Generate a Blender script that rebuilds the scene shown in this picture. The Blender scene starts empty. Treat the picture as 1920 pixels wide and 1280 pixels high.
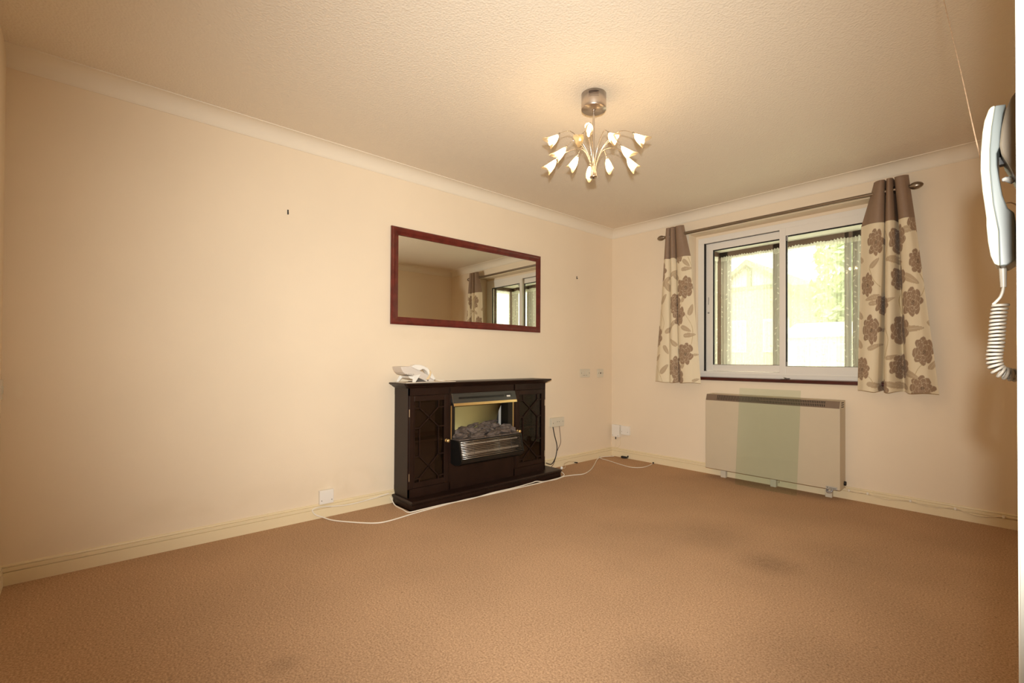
import bpy, bmesh, math, random
import numpy as np
from mathutils import Vector, Matrix
PI = math.pi
sc = bpy.context.scene
COL = sc.collection

# ------------------------------------------------------------------ camera, world, flash, exposure
F_PX, PX, PY = 898.85, 1009.695, 665.782
YAW, PITCH, ROLL = 0.8121274, 0.0097972, 0.0047055
CAM = Vector((3.08297, -3.96963, 0.98))
cam_d = bpy.data.cameras.new('camera')
cam = bpy.data.objects.new('camera', cam_d); COL.objects.link(cam)
cy, sy, cp, sp = math.cos(YAW), math.sin(YAW), math.cos(PITCH), math.sin(PITCH)
fw = Vector((-sy * cp, cy * cp, sp)); rt = Vector((cy, sy, 0)); up = rt.cross(fw)
r2 = math.cos(ROLL) * rt + math.sin(ROLL) * up; u2 = -math.sin(ROLL) * rt + math.cos(ROLL) * up
mw = Matrix((r2, u2, -fw)).transposed().to_4x4(); mw.translation = CAM
cam.matrix_world = mw
cam_d.sensor_fit = 'HORIZONTAL'; cam_d.sensor_width = 36.0
cam_d.lens = F_PX / 1920 * 36.0
cam_d.shift_x = (960 - PX) / 1920
cam_d.shift_y = (PY - 640) / 1920
cam_d.clip_start = 0.02; cam_d.clip_end = 300
sc.camera = cam

w = bpy.data.worlds.new('overcast_sky'); sc.world = w; w.use_nodes = True
bg = w.node_tree.nodes['Background']; bg.inputs[0].default_value = (1.0, 0.97, 0.84, 1); bg.inputs[1].default_value = 5.0

fl_d = bpy.data.lights.new('camera_flash', 'SPOT'); fl = bpy.data.objects.new('camera_flash', fl_d); COL.objects.link(fl)
fl_d.energy = 395; fl_d.color = (1.0, 0.985, 0.91); fl_d.spot_size = math.radians(108); fl_d.spot_blend = 1.0; fl_d.shadow_soft_size = 0.018
fl.location = (3.110, -3.985, 1.112)
fl.rotation_euler = (math.radians(91.5), 0, YAW - math.radians(1.5))

sc.view_settings.view_transform = 'Standard'; sc.view_settings.look = 'None'
sc.view_settings.gamma = 1.0; sc.view_settings.use_curve_mapping = False
sc.view_settings.exposure = 0.0
sc.cycles.use_denoising = True
sc.cycles.max_bounces = 10; sc.cycles.diffuse_bounces = 6; sc.cycles.transparent_max_bounces = 24
sc.cycles.sample_clamp_indirect = 6.0
sc.cycles.caustics_reflective = False; sc.cycles.caustics_refractive = False

# ------------------------------------------------------------------ materials
def srgb(r, g, b):
    f = lambda c: (c / 12.92 if c <= 0.04045 else ((c + 0.055) / 1.055) ** 2.4)
    return (f(r / 255), f(g / 255), f(b / 255), 1)
def base_mat(name):
    m = bpy.data.materials.new(name); m.use_nodes = True
    nt = m.node_tree; b = nt.nodes['Principled BSDF']
    return m, nt, b
def N(nt, t, **kw):
    n = nt.nodes.new(t)
    for k, v in kw.items(): setattr(n, k, v)
    return n
def mat(name, col, rough=0.5, metal=0.0, var=0.0, vscale=8.0, bump=0.0, bscale=60.0, spec=None, coat=0.0, aniso=None):
    m, nt, b = base_mat(name)
    b.inputs['Roughness'].default_value = rough; b.inputs['Metallic'].default_value = metal
    if spec is not None: b.inputs['Specular IOR Level'].default_value = spec
    if coat: b.inputs['Coat Weight'].default_value = coat; b.inputs['Coat Roughness'].default_value = 0.1
    tc = N(nt, 'ShaderNodeTexCoord')
    no = N(nt, 'ShaderNodeTexNoise'); no.inputs['Scale'].default_value = vscale; no.inputs['Detail'].default_value = 4
    nt.links.new(tc.outputs['Object'], no.inputs['Vector'])
    mp = N(nt, 'ShaderNodeMapRange'); mp.inputs[1].default_value = 0.3; mp.inputs[2].default_value = 0.7
    mp.inputs[3].default_value = 1 - var; mp.inputs[4].default_value = 1 + var
    nt.links.new(no.outputs['Fac'], mp.inputs[0])
    mx = N(nt, 'ShaderNodeVectorMath', operation='SCALE'); mx.inputs[0].default_value = col[:3]
    nt.links.new(mp.outputs[0], mx.inputs['Scale']); nt.links.new(mx.outputs[0], b.inputs['Base Color'])
    if bump:
        n2 = N(nt, 'ShaderNodeTexNoise'); n2.inputs['Scale'].default_value = bscale; n2.inputs['Detail'].default_value = 3
        nt.links.new(tc.outputs['Object'], n2.inputs['Vector'])
        bp = N(nt, 'ShaderNodeBump'); bp.inputs['Strength'].default_value = bump; bp.inputs['Distance'].default_value = 0.01
        nt.links.new(n2.outputs['Fac'], bp.inputs['Height']); nt.links.new(bp.outputs[0], b.inputs['Normal'])
    return m
M = {}
WALLC = (0.80, 0.68, 0.525, 1)
M['wall'] = mat('wall_paint', WALLC, 0.75, var=0.025, vscale=1.6, bump=0.05, bscale=220, spec=0.25)
M['gloss'] = mat('skirting_gloss', (0.80, 0.68, 0.46, 1), 0.35, var=0.03, vscale=3)
M['coving'] = mat('coving_plaster', (0.80, 0.72, 0.60, 1), 0.7, var=0.015, vscale=2, spec=0.2)
M['white'] = mat('white_plastic', (0.80, 0.77, 0.72, 1), 0.35, var=0.015)
M['ivory'] = mat('ivory_plastic', (0.66, 0.61, 0.50, 1), 0.35, var=0.02)
M['upvc'] = mat('white_aluminium', (0.80, 0.76, 0.70, 1), 0.35, var=0.01)
M['dark'] = mat('black_rubber', (0.012, 0.010, 0.009, 1), 0.5)
M['gap'] = mat('dark_gasket', (0.015, 0.013, 0.012, 1), 0.8)
M['brown'] = mat('brown_timber_paint', (0.12, 0.065, 0.045, 1), 0.55, var=0.15, vscale=6)
M['soffit'] = mat('white_soffit', (0.85, 0.83, 0.75, 1), 0.7)
M['sill'] = mat('red_mahogany', (0.062, 0.010, 0.006, 1), 0.3, var=0.25, vscale=14)
M['mirror_wood'] = mat('cherry_mahogany', (0.115, 0.017, 0.012, 1), 0.28, var=0.3, vscale=22)
M['wood'] = mat('dark_mahogany', (0.017, 0.0068, 0.0044, 1), 0.4, var=0.25, vscale=12, spec=0.3)
M['wood_in'] = mat('dark_mahogany_inside', (0.035, 0.014, 0.008, 1), 0.6, var=0.2, vscale=9)
M['chrome'] = mat('brushed_chrome', (0.62, 0.56, 0.50, 1), 0.22, 1.0)
M['chrome_cap'] = mat('satin_chrome', (0.60, 0.53, 0.48, 1), 0.32, 1.0)
M['pole'] = mat('antique_nickel', (0.30, 0.25, 0.20, 1), 0.33, 1.0)
M['brass'] = mat('polished_brass', (0.88, 0.62, 0.28, 1), 0.3, 0.9)
M['brass_dull'] = mat('dull_brass', (0.36, 0.27, 0.18, 1), 0.45, 0.9)
M['black_metal'] = mat('black_enamel', (0.008, 0.0075, 0.007, 1), 0.35)
M['hood'] = mat('dark_grey_enamel', (0.045, 0.042, 0.036, 1), 0.35, var=0.05)
M['olive'] = mat('gold_reflector', (0.46, 0.385, 0.16, 1), 0.5, 0.3)
M['coal'] = mat('grey_coal', (0.125, 0.095, 0.08, 1), 0.85, var=0.5, vscale=30, bump=0.6, bscale=90)
M['heater'] = mat('beige_enamel', (0.56, 0.475, 0.345, 1), 0.45, var=0.015)
M['heater_grille'] = mat('taupe_grille', (0.185, 0.125, 0.085, 1), 0.5, var=0.05)
M['slot'] = mat('dark_slot', (0.022, 0.016, 0.010, 1), 0.8)
M['zinc'] = mat('grey_zinc', (0.36, 0.34, 0.33, 1), 0.5, 0.3, var=0.1)
M['cord'] = mat('cream_cable', (0.74, 0.62, 0.44, 1), 0.5)
M['cord_white'] = mat('white_cable', (0.80, 0.74, 0.64, 1), 0.45)
M['cord_tan'] = mat('tan_string', (0.52, 0.36, 0.23, 1), 0.8, var=0.2, vscale=90)
M['phone'] = mat('phone_white', (0.82, 0.80, 0.75, 1), 0.35)
M['phone_body'] = mat('phone_warm_white', (0.66, 0.60, 0.54, 1), 0.4)
M['phone_beige'] = mat('beige_curly_cord', (0.74, 0.58, 0.36, 1), 0.5)
M['intercom'] = mat('intercom_white', (0.46, 0.445, 0.34, 1), 0.3)
M['intercom_grey'] = mat('intercom_pale_grey', (0.135, 0.150, 0.148, 1), 0.35)
M['intercom_base'] = mat('intercom_base_beige', (0.19, 0.155, 0.115, 1), 0.4)
M['coil'] = mat('cream_coil', (0.33, 0.295, 0.25, 1), 0.4)
M['paper'] = mat('booklet_paper', (0.72, 0.62, 0.50, 1), 0.7, var=0.06, vscale=20)
M['paper_grey'] = mat('grey_print', (0.20, 0.17, 0.15, 1), 0.6, var=0.35, vscale=60)
M['render_wall'] = mat('house_white_render', (0.75, 0.74, 0.66, 1), 0.8)
M['roof'] = mat('house_roof_tiles', (0.40, 0.33, 0.25, 1), 0.8, var=0.2, vscale=6)
M['timber'] = mat('house_grey_green_timber', (0.32, 0.34, 0.24, 1), 0.7)
M['paving'] = mat('pale_paving', (0.62, 0.60, 0.54, 1), 0.85, var=0.1, vscale=3)
M['leaf'] = mat('tree_leaves', (0.52, 0.60, 0.34, 1), 0.6, var=0.25, vscale=2.5)
M['bark'] = mat('tree_bark', (0.18, 0.13, 0.09, 1), 0.8)
M['gloss_white'] = mat('white_gloss_paint', (0.86, 0.84, 0.76, 1), 0.2, var=0.01)

def m_ceiling():
    m, nt, b = base_mat('textured_ceiling')
    b.inputs['Roughness'].default_value = 0.6; b.inputs['Specular IOR Level'].default_value = 0.35
    b.inputs['Base Color'].default_value = (0.78, 0.69, 0.57, 1)
    tc = N(nt, 'ShaderNodeTexCoord')
    n1 = N(nt, 'ShaderNodeTexNoise'); n1.inputs['Scale'].default_value = 140; n1.inputs['Detail'].default_value = 2
    v = N(nt, 'ShaderNodeTexVoronoi'); v.inputs['Scale'].default_value = 95
    nt.links.new(tc.outputs['Object'], n1.inputs['Vector']); nt.links.new(tc.outputs['Object'], v.inputs['Vector'])
    ad = N(nt, 'ShaderNodeMath', operation='ADD'); nt.links.new(n1.outputs['Fac'], ad.inputs[0]); nt.links.new(v.outputs['Distance'], ad.inputs[1])
    bp = N(nt, 'ShaderNodeBump'); bp.inputs['Strength'].default_value = 0.35; bp.inputs['Distance'].default_value = 0.0045
    nt.links.new(ad.outputs[0], bp.inputs['Height']); nt.links.new(bp.outputs[0], b.inputs['Normal'])
    return m
M['ceiling'] = m_ceiling()

def m_carpet():
    m, nt, b = base_mat('tan_carpet'); L = nt.links.new
    b.inputs['Roughness'].default_value = 0.95; b.inputs['Specular IOR Level'].default_value = 0.05
    tc = N(nt, 'ShaderNodeTexCoord')
    n1 = N(nt, 'ShaderNodeTexNoise'); n1.inputs['Scale'].default_value = 150; n1.inputs['Detail'].default_value = 4; n1.inputs['Roughness'].default_value = 0.7
    n2 = N(nt, 'ShaderNodeTexNoise'); n2.inputs['Scale'].default_value = 1.7; n2.inputs['Detail'].default_value = 5
    n3 = N(nt, 'ShaderNodeTexNoise'); n3.inputs['Scale'].default_value = 28; n3.inputs['Detail'].default_value = 3
    for n in (n1, n2, n3): L(tc.outputs['Object'], n.inputs['Vector'])
    r1 = N(nt, 'ShaderNodeValToRGB'); e = r1.color_ramp.elements
    e[0].position = 0.34; e[0].color = (0.31, 0.185, 0.105, 1); e[1].position = 0.68; e[1].color = (0.64, 0.425, 0.265, 1)
    L(n1.outputs['Fac'], r1.inputs[0])
    # worn traffic patches: soft large noise plus dirt spots where they lie on the carpet
    mr = N(nt, 'ShaderNodeMapRange'); mr.inputs[1].default_value = 0.35; mr.inputs[2].default_value = 0.65; mr.inputs[3].default_value = 0.94; mr.inputs[4].default_value = 1.04
    L(n2.outputs['Fac'], mr.inputs[0]); cur = mr.outputs[0]
    m3 = N(nt, 'ShaderNodeMapRange'); m3.inputs[1].default_value = 0.25; m3.inputs[2].default_value = 0.6; m3.inputs[3].default_value = 0.45; m3.inputs[4].default_value = 1.0
    L(n3.outputs['Fac'], m3.inputs[0])
    for (x, y, rad, amt) in ((1.75, -1.43, 0.36, 0.16), (2.16, -1.55, 0.20, 0.26), (1.42, -1.62, 0.30, 0.10), (2.24, -2.6, 0.22, 0.16), (2.4, -1.15, 0.35, 0.12), (1.40, -3.5, 0.08, 0.2), (2.75, -0.55, 0.25, 0.10), (2.5, -2.2, 0.3, 0.12)):
        d = N(nt, 'ShaderNodeVectorMath', operation='DISTANCE'); L(tc.outputs['Object'], d.inputs[0]); d.inputs[1].default_value = (x, y, 0)
        q = N(nt, 'ShaderNodeMapRange', interpolation_type='SMOOTHSTEP'); q.inputs[1].default_value = 0; q.inputs[2].default_value = rad; q.inputs[3].default_value = amt; q.inputs[4].default_value = 0
        L(d.outputs['Value'], q.inputs[0])
        k = N(nt, 'ShaderNodeMath', operation='MULTIPLY'); L(q.outputs[0], k.inputs[0]); L(m3.outputs[0], k.inputs[1])
        s = N(nt, 'ShaderNodeMath', operation='SUBTRACT'); L(cur, s.inputs[0]); L(k.outputs[0], s.inputs[1]); cur = s.outputs[0]
    # little dark flecks of dirt
    vo = N(nt, 'ShaderNodeTexVoronoi'); vo.inputs['Scale'].default_value = 9; L(tc.outputs['Object'], vo.inputs['Vector'])
    vq = N(nt, 'ShaderNodeMapRange'); vq.inputs[1].default_value = 0.02; vq.inputs[2].default_value = 0.07; vq.inputs[3].default_value = 0.72; vq.inputs[4].default_value = 1
    L(vo.outputs['Distance'], vq.inputs[0])
    v2 = N(nt, 'ShaderNodeTexVoronoi'); v2.inputs['Scale'].default_value = 24; L(tc.outputs['Object'], v2.inputs['Vector'])
    w2 = N(nt, 'ShaderNodeMapRange'); w2.inputs[1].default_value = 0.06; w2.inputs[2].default_value = 0.16; w2.inputs[3].default_value = 0.86; w2.inputs[4].default_value = 1
    L(v2.outputs['Distance'], w2.inputs[0])
    k3 = N(nt, 'ShaderNodeMath', operation='MULTIPLY'); L(w2.outputs[0], k3.inputs[0]); L(vq.outputs[0], k3.inputs[1])
    k2 = N(nt, 'ShaderNodeMath', operation='MULTIPLY'); L(cur, k2.inputs[0]); L(k3.outputs[0], k2.inputs[1])
    mx = N(nt, 'ShaderNodeVectorMath', operation='SCALE'); L(r1.outputs[0], mx.inputs[0]); L(k2.outputs[0], mx.inputs['Scale'])
    L(mx.outputs[0], b.inputs['Base Color'])
    bp = N(nt, 'ShaderNodeBump'); bp.inputs['Strength'].default_value = 0.5; bp.inputs['Distance'].default_value = 0.003
    L(n1.outputs['Fac'], bp.inputs['Height']); L(bp.outputs[0], b.inputs['Normal'])
    return m
M['carpet'] = m_carpet()

def m_left_wall():
    m = M['wall'].copy(); m.name = 'wall_paint_scuffed'; nt = m.node_tree; L = nt.links.new; b = nt.nodes['Principled BSDF']
    src = b.inputs['Base Color'].links[0].from_socket
    tc = N(nt, 'ShaderNodeTexCoord'); no = N(nt, 'ShaderNodeTexNoise'); no.inputs['Scale'].default_value = 7; no.inputs['Detail'].default_value = 6
    L(tc.outputs['Object'], no.inputs['Vector'])
    nm = N(nt, 'ShaderNodeMapRange'); nm.inputs[1].default_value = 0.38; nm.inputs[2].default_value = 0.62; L(no.outputs['Fac'], nm.inputs[0])
    cur = src
    for (y, z, ry, rz, amt, c) in ((-2.75, 0.19, 0.55, 0.13, 0.16, (0.62, 0.5, 0.33)), (-2.5, 0.25, 0.12, 0.2, 0.22, (0.75, 0.7, 0.55)), (-3.55, 0.2, 0.6, 0.1, 0.10, (0.62, 0.5, 0.33)), (-4.175, 0.84, 0.022, 0.05, 0.5, (0.85, 0.78, 0.62)), (-2.2, 1.15, 0.35, 0.05, 0.08, (0.62, 0.5, 0.33))):
        mp = N(nt, 'ShaderNodeMapping'); mp.inputs['Location'].default_value = (0, -y / ry, -z / rz); mp.inputs['Scale'].default_value = (0.01, 1 / ry, 1 / rz)
        L(tc.outputs['Object'], mp.inputs['Vector'])
        ln = N(nt, 'ShaderNodeVectorMath', operation='LENGTH'); L(mp.outputs[0], ln.inputs[0])
        q = N(nt, 'ShaderNodeMapRange', interpolation_type='SMOOTHSTEP'); q.inputs[1].default_value = 0.2; q.inputs[2].default_value = 1; q.inputs[3].default_value = amt * 1.6; q.inputs[4].default_value = 0
        L(ln.outputs['Value'], q.inputs[0])
        k = N(nt, 'ShaderNodeMath', operation='MULTIPLY'); L(q.outputs[0], k.inputs[0]); L(nm.outputs[0], k.inputs[1])
        mx = N(nt, 'ShaderNodeMix', data_type='RGBA'); L(k.outputs[0], mx.inputs[0]); L(cur, mx.inputs[6]); mx.inputs[7].default_value = (*c, 1)
        cur = mx.outputs[2]
    L(cur, b.inputs['Base Color'])
    return m
M['wall_l'] = m_left_wall()

def m_glass(name, tint=(1, 1, 1, 1), refl=1.0):
    m = bpy.data.materials.new(name); m.use_nodes = True; nt = m.node_tree
    for n in list(nt.nodes): nt.nodes.remove(n)
    o = N(nt, 'ShaderNodeOutputMaterial'); t = N(nt, 'ShaderNodeBsdfTransparent'); t.inputs[0].default_value = tint
    g = N(nt, 'ShaderNodeBsdfGlossy'); g.inputs['Roughness'].default_value = 0.02
    fr = N(nt, 'ShaderNodeFresnel'); ge = N(nt, 'ShaderNodeNewGeometry'); ir = N(nt, 'ShaderNodeMapRange')
    ir.inputs[3].default_value = 1.45; ir.inputs[4].default_value = 1 / 1.45
    nt.links.new(ge.outputs['Backfacing'], ir.inputs[0]); nt.links.new(ir.outputs[0], fr.inputs[0])
    k = N(nt, 'ShaderNodeMath', operation='MULTIPLY'); k.inputs[1].default_value = refl; nt.links.new(fr.outputs[0], k.inputs[0])
    mx = N(nt, 'ShaderNodeMixShader'); nt.links.new(k.outputs[0], mx.inputs[0]); nt.links.new(t.outputs[0], mx.inputs[1]); nt.links.new(g.outputs[0], mx.inputs[2])
    nt.links.new(mx.outputs[0], o.inputs[0])
    return m
M['glass'] = m_glass('window_glass', (0.96, 0.98, 0.95, 1))
M['glass_green'] = m_glass('green_tinted_glass', (0.943, 0.978, 0.958, 1), 0.8)
M['glass_cab'] = m_glass('cabinet_glass', (0.75, 0.7, 0.65, 1))
m, nt, b = base_mat('mirror_silver'); b.inputs['Metallic'].default_value = 1; b.inputs['Roughness'].default_value = 0.0; b.inputs['Base Color'].default_value = (0.80, 0.80, 0.74, 1); M['mirror'] = m

def m_net():
    m = bpy.data.materials.new('net_lace'); m.use_nodes = True; nt = m.node_tree; L = nt.links.new
    for n in list(nt.nodes): nt.nodes.remove(n)
    o = N(nt, 'ShaderNodeOutputMaterial'); t = N(nt, 'ShaderNodeBsdfTransparent')
    tr = N(nt, 'ShaderNodeBsdfTranslucent'); tr.inputs[0].default_value = (0.9, 0.88, 0.78, 1)
    df = N(nt, 'ShaderNodeBsdfDiffuse'); df.inputs[0].default_value = (0.86, 0.83, 0.74, 1)
    a = N(nt, 'ShaderNodeMixShader'); a.inputs[0].default_value = 0.5; L(tr.outputs[0], a.inputs[1]); L(df.outputs[0], a.inputs[2])
    at = N(nt, 'ShaderNodeAttribute', attribute_name='lace')
    k = N(nt, 'ShaderNodeMapRange'); k.inputs[3].default_value = 0.42; k.inputs[4].default_value = 0.92; L(at.outputs['Fac'], k.inputs[0])
    mx = N(nt, 'ShaderNodeMixShader'); L(k.outputs[0], mx.inputs[0]); L(t.outputs[0], mx.inputs[1]); L(a.outputs[0], mx.inputs[2]); L(mx.outputs[0], o.inputs[0])
    return m
M['net'] = m_net()

def m_print():
    m, nt, b = base_mat('printed_floral_cloth'); b.inputs['Roughness'].default_value = 0.75; b.inputs['Specular IOR Level'].default_value = 0.25
    at = N(nt, 'ShaderNodeAttribute', attribute_name='print'); nt.links.new(at.outputs['Color'], b.inputs['Base Color'])
    b.inputs['Sheen Weight'].default_value = 0.1
    return m
M['print'] = m_print()
M['band'] = mat('taupe_satin_band', (0.25, 0.165, 0.11, 1), 0.55, var=0.04, vscale=30)

def m_shade():
    m = bpy.data.materials.new('frosted_glass_shade'); m.use_nodes = True; nt = m.node_tree; L = nt.links.new
    for n in list(nt.nodes): nt.nodes.remove(n)
    o = N(nt, 'ShaderNodeOutputMaterial'); t = N(nt, 'ShaderNodeBsdfTransparent'); t.inputs[0].default_value = (1, 0.93, 0.8, 1)
    tr = N(nt, 'ShaderNodeBsdfTranslucent'); tr.inputs[0].default_value = (0.95, 0.82, 0.58, 1)
    g = N(nt, 'ShaderNodeBsdfGlossy'); g.inputs['Roughness'].default_value = 0.15
    a = N(nt, 'ShaderNodeMixShader'); a.inputs[0].default_value = 0.08; L(tr.outputs[0], a.inputs[1]); L(g.outputs[0], a.inputs[2])
    mx = N(nt, 'ShaderNodeMixShader'); mx.inputs[0].default_value = 0.62; L(t.outputs[0], mx.inputs[1]); L(a.outputs[0], mx.inputs[2]); L(mx.outputs[0], o.inputs[0])
    return m
M['shade'] = m_shade()
def m_emit(name, col, s):
    m = bpy.data.materials.new(name); m.use_nodes = True; nt = m.node_tree
    for n in list(nt.nodes): nt.nodes.remove(n)
    o = N(nt, 'ShaderNodeOutputMaterial'); e = N(nt, 'ShaderNodeEmission'); e.inputs[0].default_value = col; e.inputs[1].default_value = s
    nt.links.new(e.outputs[0], o.inputs[0]); return m
M['bulb'] = m_emit('lit_halogen_bulb', (1.0, 0.74, 0.45, 1), 135.0)
M['bulb_off'] = mat('unlit_bulb', (0.8, 0.75, 0.6, 1), 0.2)

# ------------------------------------------------------------------ mesh helpers
def box(bm, x0, x1, y0, y1, z0, z1, bev=0.0):
    b2 = bmesh.new(); bmesh.ops.create_cube(b2, size=1)
    bmesh.ops.scale(b2, vec=(abs(x1 - x0), abs(y1 - y0), abs(z1 - z0)), verts=b2.verts)
    if bev > 0: bmesh.ops.bevel(b2, geom=list(b2.edges), offset=bev, segments=2, affect='EDGES', profile=0.5)
    bmesh.ops.translate(b2, vec=((x0 + x1) / 2, (y0 + y1) / 2, (z0 + z1) / 2), verts=b2.verts)
    merge(bm, b2)
def merge(bm, b2, mtx=None):
    if mtx is not None: bmesh.ops.transform(b2, matrix=mtx, verts=b2.verts)
    me = bpy.data.meshes.new('tmp'); b2.to_mesh(me); b2.free(); bm.from_mesh(me); bpy.data.meshes.remove(me)
def sweep(bm, prof, frames, closed=True, caps=True):
    """prof: 2D points; frames: list of functions/tuples (origin, ax, ay)"""
    rings = []
    for (o, ax, ay) in frames:
        o, ax, ay = Vector(o), Vector(ax), Vector(ay)
        rings.append([bm.verts.new(o + ax * p[0] + ay * p[1]) for p in prof])
    n = len(prof)
    for a, b in zip(rings[:-1], rings[1:]):
        for i in range(n if closed else n - 1):
            j = (i + 1) % n
            bm.faces.new((a[i], a[j], b[j], b[i]))
    if caps and closed:
        bm.faces.new(rings[0][::-1]); bm.faces.new(rings[-1])
def spline(pts, k=8):
    P = [Vector(p) for p in pts]
    if len(P) < 3: return P
    out = []
    for i in range(len(P) - 1):
        p0 = P[max(i - 1, 0)]; p1 = P[i]; p2 = P[i + 1]; p3 = P[min(i + 2, len(P) - 1)]
        for s in range(k):
            t = s / k
            out.append(0.5 * ((2 * p1) + (-p0 + p2) * t + (2 * p0 - 5 * p1 + 4 * p2 - p3) * t * t + (-p0 + 3 * p1 - 3 * p2 + p3) * t ** 3))
    out.append(P[-1]); return out
def tube(bm, pts, r, n=8, smooth=True, k=8, radii=None):
    P = spline(pts, k) if smooth else [Vector(p) for p in pts]
    prev = None; rings = []
    for i, p in enumerate(P):
        t = (P[min(i + 1, len(P) - 1)] - P[max(i - 1, 0)])
        if t.length < 1e-9: t = Vector((0, 0, 1))
        t.normalize()
        if prev is None:
            a = Vector((0, 0, 1)) if abs(t.z) < 0.9 else Vector((1, 0, 0)); x = t.cross(a).normalized()
        else:
            x = (prev - t * prev.dot(t)).normalized()
        prev = x; y = t.cross(x)
        rr = r if radii is None else radii(i / max(1, len(P) - 1))
        rings.append([bm.verts.new(p + (x * math.cos(2 * PI * q / n) + y * math.sin(2 * PI * q / n)) * rr) for q in range(n)])
    for a, b in zip(rings[:-1], rings[1:]):
        for i in range(n):
            f = bm.faces.new((a[i], a[(i + 1) % n], b[(i + 1) % n], b[i])); f.smooth = True
    for r_ in (rings[0][::-1], rings[-1]): bm.faces.new([bm.verts.new(v.co) for v in r_])
def lathe(bm, prof, n=24, mtx=None, smooth=True):
    b2 = bmesh.new(); rings = []
    for (r, z) in prof:
        if r < 1e-6: rings.append([b2.verts.new((0, 0, z))])
        else: rings.append([b2.verts.new((r * math.cos(2 * PI * i / n), r * math.sin(2 * PI * i / n), z)) for i in range(n)])
    for a, b in zip(rings[:-1], rings[1:]):
        for i in range(n):
            j = (i + 1) % n
            vs = [a[i % len(a)], a[j % len(a)], b[j % len(b)], b[i % len(b)]]
            vs = list(dict.fromkeys(vs))
            if len(vs) >= 3:
                f = b2.faces.new(vs); f.smooth = smooth
    merge(bm, b2, mtx)
def prism(bm, poly, ax, lo, hi, bev=0.0):
    """extrude polygon (2D) along axis ax: 0 -> poly=(y,z), 1 -> poly=(x,z), 2 -> poly=(x,y)"""
    b2 = bmesh.new()
    def P(p, t): return {0: (t, p[0], p[1]), 1: (p[0], t, p[1]), 2: (p[0], p[1], t)}[ax]
    a = [b2.verts.new(P(p, lo)) for p in poly]; b = [b2.verts.new(P(p, hi)) for p in poly]
    n = len(poly)
    b2.faces.new(a[::-1]); b2.faces.new(b)
    for i in range(n): b2.faces.new((a[i], a[(i + 1) % n], b[(i + 1) % n], b[i]))
    bmesh.ops.recalc_face_normals(b2, faces=b2.faces)
    if bev: bmesh.ops.bevel(b2, geom=[e for e in b2.edges], offset=bev, segments=2, affect='EDGES', profile=0.5)
    merge(bm, b2)
def obj(name, bm, m, parent=None, smooth=False, loc=None):
    bmesh.ops.recalc_face_normals(bm, faces=bm.faces)
    me = bpy.data.meshes.new(name); bm.to_mesh(me); bm.free()
    if smooth:
        for p in me.polygons: p.use_smooth = True
    me.materials.append(M[m] if isinstance(m, str) else m)
    o = bpy.data.objects.new(name, me); COL.objects.link(o)
    if parent is not None:
        o.parent = parent
        wl = Vector((0, 0, 0)); q = parent
        while q is not None: wl += q.location; q = q.parent
        me.transform(Matrix.Translation(-wl))
    return o
def thing(name, label, cat, loc, group=None, kind=None):
    o = bpy.data.objects.new(name, None); COL.objects.link(o); o.location = loc; o.empty_display_size = 0.05
    if label: o['label'] = label
    if cat: o['category'] = cat
    if group: o['group'] = group
    if kind: o['kind'] = kind
    return o
def tag(o, label, cat, group=None, kind=None):
    o['label'] = label; o['category'] = cat
    if group: o['group'] = group
    if kind: o['kind'] = kind
    return o
def struct(name, bm, m, label=None, cat=None, smooth=False):
    o = obj(name, bm, m, None, smooth); o['kind'] = 'structure'
    o['label'] = label or name.replace('_', ' '); o['category'] = cat or name.split('_')[0]
    return o
def B(*a, **k):
    bm = bmesh.new(); box(bm, *a, **k); return bm

# ------------------------------------------------------------------ room shell
W, NEAR, H = 3.095, -4.2265, 2.31
HALL = 4.25
T = 0.26
struct('floor', B(-0.1, HALL, NEAR - 0.1, 0.1, -0.12, 0.0), 'carpet', 'worn tan carpet over the whole room floor', 'floor')
struct('ceiling', B(-0.1, HALL, NEAR - 0.1, 0.0, H, H + 0.12), 'ceiling', 'cream stippled textured ceiling with pendant light', 'ceiling')
struct('wall_left', B(-0.12, 0, NEAR - 0.1, 0, 0, H), 'wall_l', 'long cream wall carrying the mirror and fireplace', 'wall')
WX0, WX1, WZ0, WZ1 = 0.872, 2.385, 0.81, 2.121     # window opening
bm = bmesh.new()
box(bm, -0.12, WX0, 0, T, 0, H + 0.12); box(bm, WX1, W + 0.12, 0, T, 0, H + 0.12); box(bm, WX0, WX1, 0, T, 0, WZ0); box(bm, WX0, WX1, 0, T, WZ1, H + 0.12)
struct('wall_back', bm, 'wall', 'cream wall with the curtained window and heater', 'wall')
DY0, DY1, DZ = NEAR + 0.03, -3.35, 2.02             # doorway in the right wall beside the camera
bm = bmesh.new()
box(bm, W, W + 0.12, DY1, 0, 0, H); box(bm, W, W + 0.12, NEAR - 0.1, DY0, 0, H); box(bm, W, W + 0.12, DY0, DY1, DZ, H)
struct('wall_right', bm, 'wall', 'cream wall with the entry phone and doorway', 'wall')
struct('wall_front', B(-0.12, HALL, NEAR - 0.1, NEAR, 0, H), 'wall', 'cream end wall at the left edge', 'wall')
bm = bmesh.new(); box(bm, HALL, HALL + 0.1, NEAR - 0.1, -2.9, 0, H); box(bm, W + 0.12, HALL, -3.0, -2.9, 0, H)
struct('wall_hall', bm, 'wall', 'cream hallway walls beyond the doorway', 'wall')

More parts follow.
